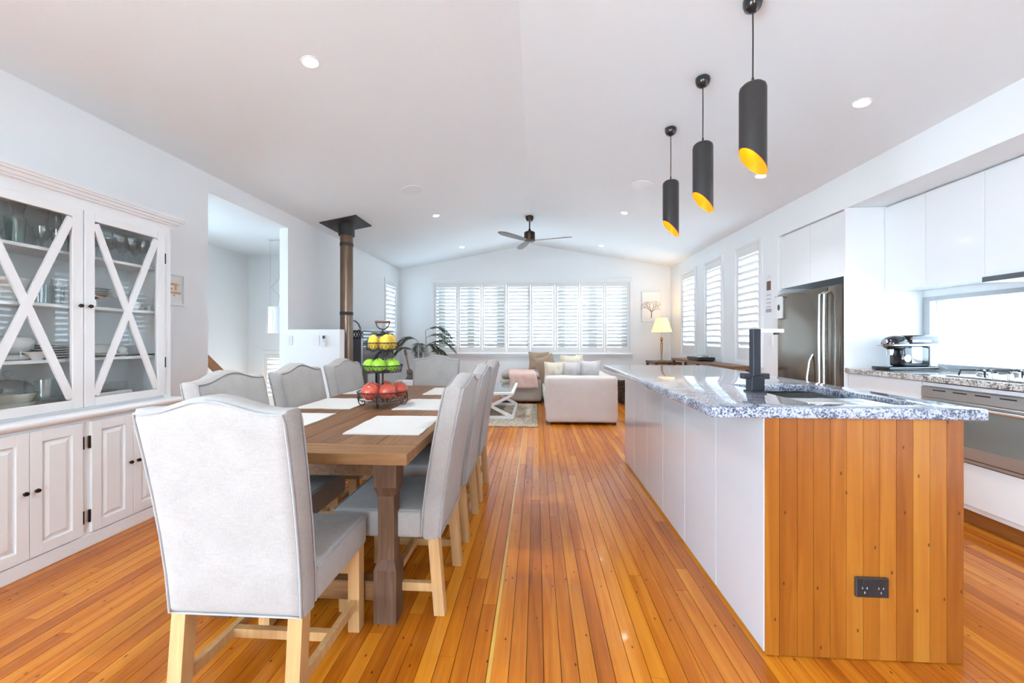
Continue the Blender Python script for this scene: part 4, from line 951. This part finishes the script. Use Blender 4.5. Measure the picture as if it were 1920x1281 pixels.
# things on the wall beside the fridge
ca = thing('wall_calendar', 'narrow paper calendar hanging beside the third shuttered window', 'calendar', (XR, 4.79, 1.70))
MB().box(-.004, 0, -.055, .055, -.225, .20).build('sheet', 'paper', ca, angle=0)
MB().box(-.006, -.004, -.04, .04, .03, .135).build('picture', 'ink_brown', ca, angle=0)
for k in range(4): MB().box(-.006, -.004, -.045, .045, -.03 - .045 * k, -.022 - .045 * k).build('date_row', 'ink_line', ca, angle=0)
MB().box(-.007, -.004, -.055, .055, -.225, -.185).build('footer', 'ink_line', ca, angle=0)
MB().cyl((-.004, 0, .19), (-.012, 0, .19), .004, n=8).build('pin', 'steel', ca)
npd = thing('hanging_notepad', 'white notepad with green emblem clipped to the fridge edge', 'notepad', (2.6535, 4.535, 1.53))
MB().box(-.016, 0, -.055, .06, -.14, .10).build('pad', 'paper', npd, angle=0)
MB().lathe([(0, 0), (.028, 0), (.028, .001), (0, .001)], n=20).build('emblem', 'leaf_print', npd)
for c in bpy.data.objects:
    if c.parent == npd and c.name.startswith('emblem'): c.location = (-.0165, .0, -.02); c.rotation_euler = (0, -PI / 2, 0); c.scale = (1.2, .8, 1)
MB().cyl((-.008, -.075, .092), (-.008, .075, .102), .004, n=8).build('clip', 'black_satin', npd)
o = MB().box(-.008, 0, -.035, .035, -.057, .057, .002).build('light_switch', 'plastic_white', None, angle=0); tag(o, 'white switch plate on the wall left of the fridge', 'switch'); place(o, (XR, 4.75, 1.142))

# ------------------------------------------------------------------ half wall fittings, heater, television corner
def plate(name, lab, px, w, h, rock):
    t = thing(name, lab, 'switch', (px, 4.434, 1.15)); MB().box(-w / 2, w / 2, -.008, 0, -h / 2, h / 2, .002).build('plate', 'plastic_white', t, angle=0)
    for k in range(rock): z = h * (.28 - .28 * k) if rock > 1 else 0; MB().box(-.008, .008, -.011, -.008, z - .012, z + .012, .001).build('rocker', 'plastic_white', t, angle=0)
plate('switch_plate', 'tall white switch plate at the left of the half wall', -2.865 + .03, .072, .115, 3); plate('dimmer_plate', 'white switch plate beside the wall remote', -2.515, .072, .115, 1)
rm = thing('wall_remote', 'white remote control in a cradle on the half wall', 'remote control', (-2.415, 4.434, 1.14))
MB().box(-.024, .024, -.012, 0, -.065, .0, .003).build('cradle', 'plastic_white', rm, angle=0); MB().box(-.020, .020, -.026, -.012, -.05, .075, .004).build('body', 'plastic_white', rm, angle=0)
MB().box(-.015, .015, -.0275, -.026, .03, .065).build('display', 'frame_dark', rm, angle=0)
for k in range(4): MB().box(-.012 + .014 * (k % 2), -.003 + .014 * (k % 2), -.0275, -.026, -.005 + .014 * (k // 2), .003 + .014 * (k // 2)).build('button', 'plastic_grey', rm, angle=0)
ht = thing('wood_heater', 'wood heater with tall bronze flue rising to the ceiling', 'wood heater', (-2.485, 5.05, 0))
MB().rbox(-2.72, -2.26, 4.86, 5.25, .12, .72, .02, 2).build('firebox', 'heater_black', ht, world=True)
MB().box(-2.66, -2.32, 4.91, 5.20, 0, .12).build('pedestal', 'heater_black', ht, angle=0, world=True)
MB().box(-2.64, -2.34, 4.852, 4.86, .25, .62).build('fire_door', 'tv_glass', ht, angle=0, world=True)
cx, cy = -2.485, 5.10
zt = zc(cx)
for a, b in ((.72, 1.50), (1.50, 2.40), (2.40, zt - .14)): MB().cyl((cx, cy, a), (cx, cy, b), .080, n=28, caps=False).build('flue_pipe', 'flue_metal', ht, world=True)
for z in (1.50, 2.40): MB().lathe([(.081, -.022), (.084, -.018), (.084, .018), (.081, .022)], (cx, cy, z), 28).build('joint_band', 'heater_black', ht, world=True)
MB().cyl((cx, cy, zt - .16), (cx, cy, zt + .012), .100, n=28).build('collar', 'heater_black', ht, world=True)
o = MB().box(-.24, .24, -.24, .24, -.012, -.001).build('ceiling_plate', 'heater_black', ht, angle=0); o.location = (0, .05, zt); o.rotation_euler = (0, -SLP, 0)
fs2 = thing('fire_screen', 'grey steel screen with pierced top band behind the flue', 'screen', (-2.56, 5.34, 0))
MB().box(-2.72, -2.40, 5.335, 5.347, 0, 1.17).build('sheet', 'screen_grey', fs2, angle=0, world=True)
m = MB(); m.box(-2.72, -2.40, 5.333, 5.349, 1.17, 1.19); m.box(-2.72, -2.40, 5.333, 5.349, 1.265, 1.285)
for k in range(9): x = -2.72 + .038 * k; m.bar((x, 5.341, 1.185), (x + .036, 5.341, 1.27), .010, .010, up=(0, 1, 0)); m.bar((x + .036, 5.341, 1.185), (x, 5.341, 1.27), .010, .010, up=(0, 1, 0))
m.build('pierced_band', 'heater_black', fs2, angle=0, world=True)
tu = thing('tv_unit', 'low white television unit with dark timber top', 'tv unit', (-2.47, 6.25, 0))
MB().box(-2.82, -2.13, 5.42, 7.05, .03, .335).build('body', 'white_laminate', tu, angle=0, world=True); MB().box(-2.83, -2.11, 5.40, 7.07, .336, .37, .003).build('top', 'dark_timber', tu, angle=0, world=True)
for a in (5.45, 6.25): MB().box(-2.129, -2.118, a, a + .78, .05, .325).build('drawer_front', 'white_laminate', tu, angle=0, world=True)
MB().box(-2.78, -2.2, 5.46, 7.0, 0, .03).build('plinth', 'frame_dark', tu, angle=0, world=True)
tv = thing('television', 'flat television with silver edge on the low unit', 'television', (-2.42, 6.0, .37))
MB().rbox(-2.455, -2.405, 5.38, 6.62, .655, 1.31, .008, 2).build('casing', 'silver_plastic', tv, world=True)
MB().box(-2.4045, -2.400, 5.41, 6.59, .69, 1.285).build('screen', 'tv_glass', tv, angle=0, world=True)
MB().box(-2.452, -2.408, 5.376, 5.380, .67, 1.295).build('side_edge', 'silver_plastic', tv, angle=0, world=True)
MB().box(-2.60, -2.25, 5.75, 6.25, .371, .385, .003).build('stand_foot', 'black_satin', tv, angle=0, world=True); MB().box(-2.45, -2.42, 5.95, 6.05, .385, .70).build('stand_neck', 'black_satin', tv, angle=0, world=True)
o = MB().rbox(-.13, .13, -.10, .10, 0, .10, .006, 2).build('white_media_box', 'plastic_white', None); tag(o, 'white box on the low unit below the television', 'box'); place(o, (-2.22, 6.62, .3705))
cp = thing('cable_plate', 'wall outlet with dark cables above the television', 'wall outlet', (XL, 6.0, 1.42))
MB().box(0, .008, -.04, .04, -.04, .04).build('plate', 'plastic_white', cp, angle=0)
m = MB()
for q in (0, .03): m.tube([(.008, q, .02), (.05, q, .03), (.10, q + .02, -.02), (.14, q + .03, -.12)], .005, 6)
m.build('cable', 'black_satin', cp)
# ukulele
uk = thing('ukulele', 'small dark wooden ukulele leaning beside the television', 'ukulele', (-2.19, 6.93, .388))
bm_ = []
for k in range(32):
    a = 2 * PI * k / 32; z = .13 - .13 * math.cos(a); r = .085 * math.sin(a) ; w = (1.0 if z < .13 else .78) - .16 * math.exp(-((z - .155) / .03) ** 2)
    bm_.append((r * w * (1.08 if z < .13 else 1.), z))
body = MB().prism(bm_, 1, -.03, .03).build('body', 'uke_wood', uk, angle=40)
MB().lathe([(0, 0), (.024, 0)], n=20).build('sound_hole', 'black_satin', body); bpy.data.objects[bpy.data.objects[-1].name]
for c in bpy.data.objects:
    if c.parent == body: c.location = (0, -.031, .165); c.rotation_euler = (PI / 2, 0, 0)
MB().box(-.014, .014, -.036, -.018, .20, .50, .002).build('neck', 'uke_wood', uk, angle=0); MB().box(-.022, .022, -.034, -.02, .50, .60, .003).build('headstock', 'uke_wood', uk, angle=0)
MB().box(-.03, .03, -.036, -.031, .075, .09).build('bridge', 'handle_wood', uk, angle=0)
for q in (-1, 1):
    for z in (.525, .565): MB().cyl((q * .022, -.027, z), (q * .034, -.027, z), .005, n=8).build('peg', 'steel', uk)
uk.rotation_euler = (math.radians(-8), math.radians(-12), math.radians(15))
# palm
pp = thing('potted_palm', 'potted parlour palm with dark feathery fronds in the far corner', 'potted plant', (-2.22, 7.55, 0))
MB().lathe([(.11, 0), (.15, .30), (.16, .32), (.145, .32), (.13, .27), (0, .27)], n=24).build('pot', 'pot_clay', pp)
rnd = random.Random(11)
for k, (az, L, zt_, lean) in enumerate(((-20, .70, 1.18, .36), (15, .62, 1.05, .42), (165, .55, 1.12, .28), (-75, .60, 1.0, .32), (60, .5, .98, .26), (-150, .55, .92, .30), (-5, .45, .88, .38), (35, .62, 1.32, .22))):
    a = math.radians(az); d = Vector((math.cos(a), math.sin(a), 0))
    base = Vector((rnd.uniform(-.03, .03), rnd.uniform(-.03, .03), .26))
    crown = base + d * lean * .35 + Vector((0, 0, zt_ - .26))
    tip = crown + d * L * .85 + Vector((0, 0, -.16))
    pts = []
    for i in range(9): s = i / 8; pts.append(base.lerp(crown, s) + d * (.05 * math.sin(PI * s)))
    arc = []
    for i in range(1, 11): s = i / 10; p = crown.lerp(tip, s); p.z += .17 * math.sin(PI * min(1, s * .9)) ; arc.append(p)
    fr_ = MB().tube(pts + arc, [.007 - .005 * i / 18 for i in range(19)], 5).build('frond_stem', 'palm_stem', pp)
    lf = MB(); side = d.cross(Vector((0, 0, 1)))
    for i in range(1, 20):
        s = i / 19; j = s * 9; i0 = min(int(j), 8); p = arc[i0].lerp(arc[i0 + 1], j - i0); tan = (arc[i0 + 1] - arc[i0]).normalized()
        ll = .20 * math.sin(PI * (.18 + .72 * s)) + .03
        for q in (-1, 1):
            dirv = (side * q * .8 + tan * .75 + Vector((0, 0, -.28 + rnd.uniform(-.1, .1)))).normalized(); wv = tan.cross(dirv).cross(dirv).normalized() * .011
            mid = p + dirv * ll * .45; end = p + dirv * ll + Vector((0, 0, -.03))
            nrm = dirv.cross(wv).normalized() * .0008
            vs = [p + nrm, mid + wv + nrm, end, mid - wv + nrm, p - nrm, mid + wv - nrm, mid - wv - nrm]
            lf.add(vs, [(0, 1, 2, 3), (4, 6, 2, 5), (0, 4, 5, 1), (0, 3, 6, 4), (1, 5, 2), (3, 2, 6)])
    lf.build('leaflets', 'palm_leaf', fr_, angle=0)

# ------------------------------------------------------------------ stairwell lamp and handrail
sl = thing('stair_pendant', 'silver cylinder pendant hanging in the stairwell', 'pendant light', (-3.36, 4.95, 2.444))
MB().cyl((-.06, 0, 0), (-.06, 0, -.012), .03, n=16).build('ceiling_rose', 'chrome', sl)
m = MB(); m.tube([(-.06, 0, -.0), (-.06, 0, -.87)], .0015, 5); m.tube([(-.06, 0, -.012), (.06, 0, -.006)], .003, 5); m.tube([(.06, 0, -.006), (.06, 0, -.50), (-.05, 0, -.62), (.06, 0, -.72), (.03, 0, -.87)], .002, 5); m.build('cable', 'frame_grey', sl)
MB().lathe([(.095, -.87), (.105, -1.20), (.103, -1.20), (.093, -.873)], n=32).lathe([(0, -.87), (.095, -.87)], n=32).build('shade', 'chrome', sl)
sb = bpy.data.lights.new('stair_pendant_bulb', 'POINT'); sb.energy = 22; sb.color = (1, .72, .46); sb.shadow_soft_size = .05
sbo = bpy.data.objects.new('stair_pendant_bulb', sb); COL.objects.link(sbo); sbo.parent = sl; sbo.location = (0, 0, -1.12)
hr = thing('stair_handrail', 'sloping timber handrail in the stairwell behind the opening', 'handrail', (-3.3, 3.8, 0))
MB().bar((-3.3, 3.45, 1.27), (-3.3, 5.35, -.34), .05, .065).build('rail', 'rail_timber', hr, angle=0, world=True)
for k in range(12):
    y = 3.5 + .15 * k; z = 1.27 - (y - 3.45) * .847; MB().box(-3.312, -3.288, y - .012, y + .012, z - 1.0, z - .02).build('baluster', 'trim_paint', hr, angle=0, world=True)

# ------------------------------------------------------------------ lounge
rug = MB().rbox(-1.75, .015, 5.28, 7.1, .0008, .016, .006, 2).build('rug', 'rug_wool', None); tag(rug, 'speckled beige wool rug under the coffee table', 'rug')
ct = thing('coffee_table', 'white coffee table with crossed ends on the rug', 'coffee table', (-.665, 6.33, .0165))
MB().box(-1.005, -.325, 5.69, 6.975, .365, .400, .003).build('top', 'hutch_paint', ct, angle=0, world=True)
MB().box(-.965, -.365, 5.73, 6.935, .4002, .4042).build('glass_inset', 'inset_glass', ct, angle=0, world=True)
for y in (5.74, 6.92):
    for s in (-1, 1): MB().bar((-.665 - s * .315, y + s * .0005, .045), (-.665 + s * .315, y + s * .0005, .36), .04, .045, up=(0, 1, 0)).build('cross_brace', 'hutch_paint', ct, angle=0, world=True)
    MB().box(-.995, -.335, y - .022, y + .022, .0168, .058, .002).build('foot_rail', 'hutch_paint', ct, angle=0, world=True)
for x in (-.985, -.345): MB().box(x - .018, x + .018, 5.763, 6.897, .0168, .056, .002).build('side_rail', 'hutch_paint', ct, angle=0, world=True)
def soft(name, b, mt, parent, r=.05, amp=.006, seed=0):
    """slipcovered block: rounded, subdivided, gently rumpled"""
    bm = bmesh.new(); bmesh.ops.create_cube(bm, size=1.)
    bmesh.ops.transform(bm, matrix=Matrix.Translation(((b[0] + b[1]) / 2, (b[2] + b[3]) / 2, (b[4] + b[5]) / 2)) @ Matrix.Diagonal((b[1] - b[0], b[3] - b[2], b[5] - b[4], 1)), verts=bm.verts)
    bmesh.ops.bevel(bm, geom=bm.edges[:], offset=r, segments=3, affect='EDGES', profile=.5)
    bmesh.ops.subdivide_edges(bm, edges=[e for e in bm.edges if e.calc_length() > .12], cuts=7, use_grid_fill=True)
    from mathutils import noise
    for v in bm.verts:
        n = noise.noise_vector(v.co * 4.5 + Vector((seed, 0, 0))) * amp * 1.5 + noise.noise_vector(v.co * 13 + Vector((0, seed, 0))) * amp * .8
        if v.co.z < b[4] + .01: n.z = 0
        v.co += n
    return MB().bm(bm).build(name, mt, parent, angle=60, world=True)
sf = thing('sofa', 'slipcovered pale linen corner sofa with its arm towards the camera', 'sofa', (.6, 6.6, 0))
soft('arm', (.125, 1.10, 5.45, 5.68, .03, .655), 'sofa_linen', sf, .04, .007, 1)
soft('backrest', (.86, 1.10, 5.70, 8.10, .03, .64), 'sofa_linen', sf, .06, .008, 2)
soft('base', (.13, .85, 5.70, 8.10, .03, .27), 'sofa_linen', sf, .03, .006, 3)
for k in range(2): soft('seat_cushion', (.10, .85, 5.70 + .76 * k, 6.44 + .76 * k, .275, .46), 'sofa_linen', sf, .05, .008, 4 + k)
soft('chaise', (-.66, .10, 7.22, 8.10, .03, .44), 'chaise_linen', sf, .05, .008, 7)
soft('chaise_cushion', (-.64, .85, 7.24, 8.08, .445, .545), 'chaise_linen', sf, .045, .008, 8)
for x, y in ((.16, 5.48), (1.05, 5.50), (1.05, 8.04), (-.6, 7.28), (-.6, 8.04)): MB().box(x - .025, x + .025, y - .025, y + .025, 0, .03).build('foot', 'black_satin', sf, angle=0, world=True)
def Rm(rx, rz, ry=0): return Matrix.Rotation(rz, 3, 'Z') @ Matrix.Rotation(rx, 3, 'X') @ Matrix.Rotation(ry, 3, 'Y')
cush = [((.255, 5.86, .665), .30, .36, .16, Rm(-.22, PI + .06), 'cushion_cream', 'cream cushion against the sofa arm, leftmost of the front row'), ((.505, 5.87, .665), .30, .37, .16, Rm(-.22, PI - .1), 'cushion_grey', 'pale grey cushion against the sofa arm, left of the two grey ones'),
        ((.765, 5.87, .675), .32, .38, .17, Rm(-.22, PI + .12), 'cushion_grey', 'pale grey cushion against the sofa arm, right of the two grey ones'), ((.78, 6.42, .66), .34, .36, .16, Rm(-.35, PI / 2 + .1), 'cushion_cream', 'cream cushion leaning on the sofa back behind the grey ones'),
        ((.16, 6.34, .695), .36, .44, .15, Rm(-.25, PI - .35, .3), 'cushion_brown', 'brown cushion at the left of the cushion pile'), ((.53, 6.22, .72), .36, .42, .17, Rm(-.2, PI + .1), 'cushion_cream', 'large ruffled cream cushion rising behind the grey ones'),
        ((.74, 6.88, .70), .44, .44, .17, Rm(-.35, PI / 2 - .1), 'cushion_cream', 'cream ruffled cushion farther along the sofa back'), ((.05, 7.86, .74), .42, .36, .15, Rm(-.3, .1), 'cushion_brown', 'brown cushion against the far wall on the chaise')]
for i, (c, w, h, t_, M, mt, lab) in enumerate(cush):
    o = MB().pillow((0, 0, 0), w, h, t_, M, 10, .28 if 'cream' in mt else .14, i).build('cushion', mt, None, angle=80); tag(o, lab, 'cushion', 'sofa cushions'); o.location = c
# pink throw draped over the chaise
m = MB(); vs = []; N, K = 16, 12
from mathutils import noise as _nz
path = [(7.95, .556), (7.7, .556), (7.45, .558), (7.27, .556), (7.205, .53), (7.195, .45), (7.19, .35), (7.185, .27)]
for i in range(N + 1):
    s = i / N * (len(path) - 1); a = min(int(s), len(path) - 2); q = s - a; y = path[a][0] + (path[a + 1][0] - path[a][0]) * q; z = path[a][1] + (path[a + 1][1] - path[a][1]) * q
    for j in range(K + 1):
        x = -.56 + .50 * j / K + .10 * (i / N) ; w = .010 * math.sin(j * 2.1 + i * .25) + .006 * _nz.noise(Vector((x * 9, y * 9, z * 9)))
        vs.append((x, y - abs(w) * (z < .54) - .004 * (z < .54), z + abs(w) * (z > .54) + .02 * (j / K) * (z < .5)))
fs = [(i * (K + 1) + j, (i + 1) * (K + 1) + j, (i + 1) * (K + 1) + j + 1, i * (K + 1) + j + 1) for i in range(N) for j in range(K)]
th_ = MB().add(vs, fs).build('throw_blanket', 'throw_pink', None, angle=80); tag(th_, 'dusty pink throw draped over the chaise', 'throw')
md = th_.modifiers.new('thick', 'SOLIDIFY'); md.thickness = .008; md.offset = 1.
# basket behind the sofa
bk = thing('wicker_basket', 'dark wicker basket on the floor behind the sofa', 'basket', (1.68, 7.45, 0))
m = MB()
for k in range(14):
    z = .015 + .028 * k; m.tube([(x, y, z + .006 * math.sin(q * 1.7 + k * PI)) for q, (x, y) in enumerate([(.18 * math.copysign(abs(math.cos(a)) ** .5, math.cos(a)), .18 * math.copysign(abs(math.sin(a)) ** .5, math.sin(a))) for a in [2 * PI * i / 28 for i in range(28)]])], .015, 5, closed=True)
m.build('weave', 'wicker', bk); MB().box(-.16, .16, -.16, .16, .003, .02).build('bottom', 'wicker', bk, angle=0)
# lamp table, lamp, console, turntable
lt = thing('lamp_table', 'small dark timber table in the far right corner', 'side table', (2.42, 7.83, 0))
MB().box(-.24, .24, -.33, .33, .70, .74, .003).build('top', 'dark_timber', lt, angle=0)
for a in (-1, 1):
    for b in (-1, 1): MB().box(a * .21 - .02, a * .21 + .02, b * .30 - .02, b * .30 + .02, 0, .70).build('leg', 'dark_timber', lt, angle=0)
lm = thing('table_lamp', 'lit table lamp with cream shade and slim brass stem', 'lamp', (2.385, 7.80, .7405))
MB().lathe([(.075, 0), (.075, .012), (.03, .02), (.012, .035), (.012, .06), (.022, .26), (.024, .345), (.010, .37), (.02, .385), (.028, .41), (.018, .44), (.024, .455), (.008, .475), (.006, .56), (0, .56)], n=20).build('stem', 'brass', lm)
MB().lathe([(.192, .555), (.105, .825), (.103, .825), (.190, .555)], n=32).build('shade', 'lampshade', lm)
bl = bpy.data.lights.new('table_lamp_bulb', 'POINT'); bl.energy = 5; bl.color = (1, .66, .30); bl.shadow_soft_size = .04
bo = bpy.data.objects.new('table_lamp_bulb', bl); COL.objects.link(bo); bo.parent = lm; bo.location = (0, 0, .66)
cn = thing('wall_console', 'long narrow timber console below the right windows', 'console', (2.53, 6.05, 0))
MB().box(2.40, 2.66, 5.09, 7.30, .79, .83, .003).build('top', 'dark_timber', cn, angle=0, world=True)
for y in (5.14, 6.2, 7.25):
    for x in (2.43, 2.63): MB().box(x - .02, x + .02, y - .02, y + .02, 0, .79).build('leg', 'dark_timber', cn, angle=0, world=True)
tt = thing('turntable', 'record player on the timber console', 'record player', (2.53, 6.35, .831))
MB().box(-.125, .125, -.22, .22, .012, .06, .004).build('plinth', 'black_satin', tt, angle=0)
MB().lathe([(0, .06), (.115, .06), (.115, .072), (0, .072)], (0, .04, 0), 32).build('platter', 'steel', tt)
MB().cyl((.08, -.15, .06), (.08, -.15, .10), .014, n=12).tube([(.08, -.15, .10), (.05, -.05, .10), (-.02, .03, .08)], .005, 6).build('tonearm', 'chrome', tt)
for a in (-1, 1):
    for b in (-1, 1): MB().cyl((a * .10, b * .19, 0), (a * .10, b * .19, .012), .014, n=10).build('foot', 'black_satin', tt)
# tree picture on the back wall
ap = thing('tree_picture', 'square white canvas with a fine bare tree', 'picture', (2.296, YB, 1.805))
MB().box(-.184, .184, -.03, 0, -.30, .30, .002).build('canvas', 'canvas_white', ap, angle=0)
m = MB(); rnd = random.Random(5)
def branch(p, a, L, r, d):
    q = (p[0] + L * math.sin(a), p[1] + L * math.cos(a)); m.bar((p[0], -.031, p[1]), (q[0], -.031, q[1]), r, .002, up=(0, 1, 0))
    if d:
        for s_ in ((-.85, -.3, .25, .8) if d > 4 else (-.5, .45)): branch(q, a + s_ + rnd.uniform(-.15, .15), (L * .70 if d < 5 else .082) * rnd.uniform(.85, 1.1), max(r * .68, .0035), d - 1)
branch((0, -.22), .03, .12, .020, 5)
m.build('tree_drawing', 'ink_grey', ap, angle=0)
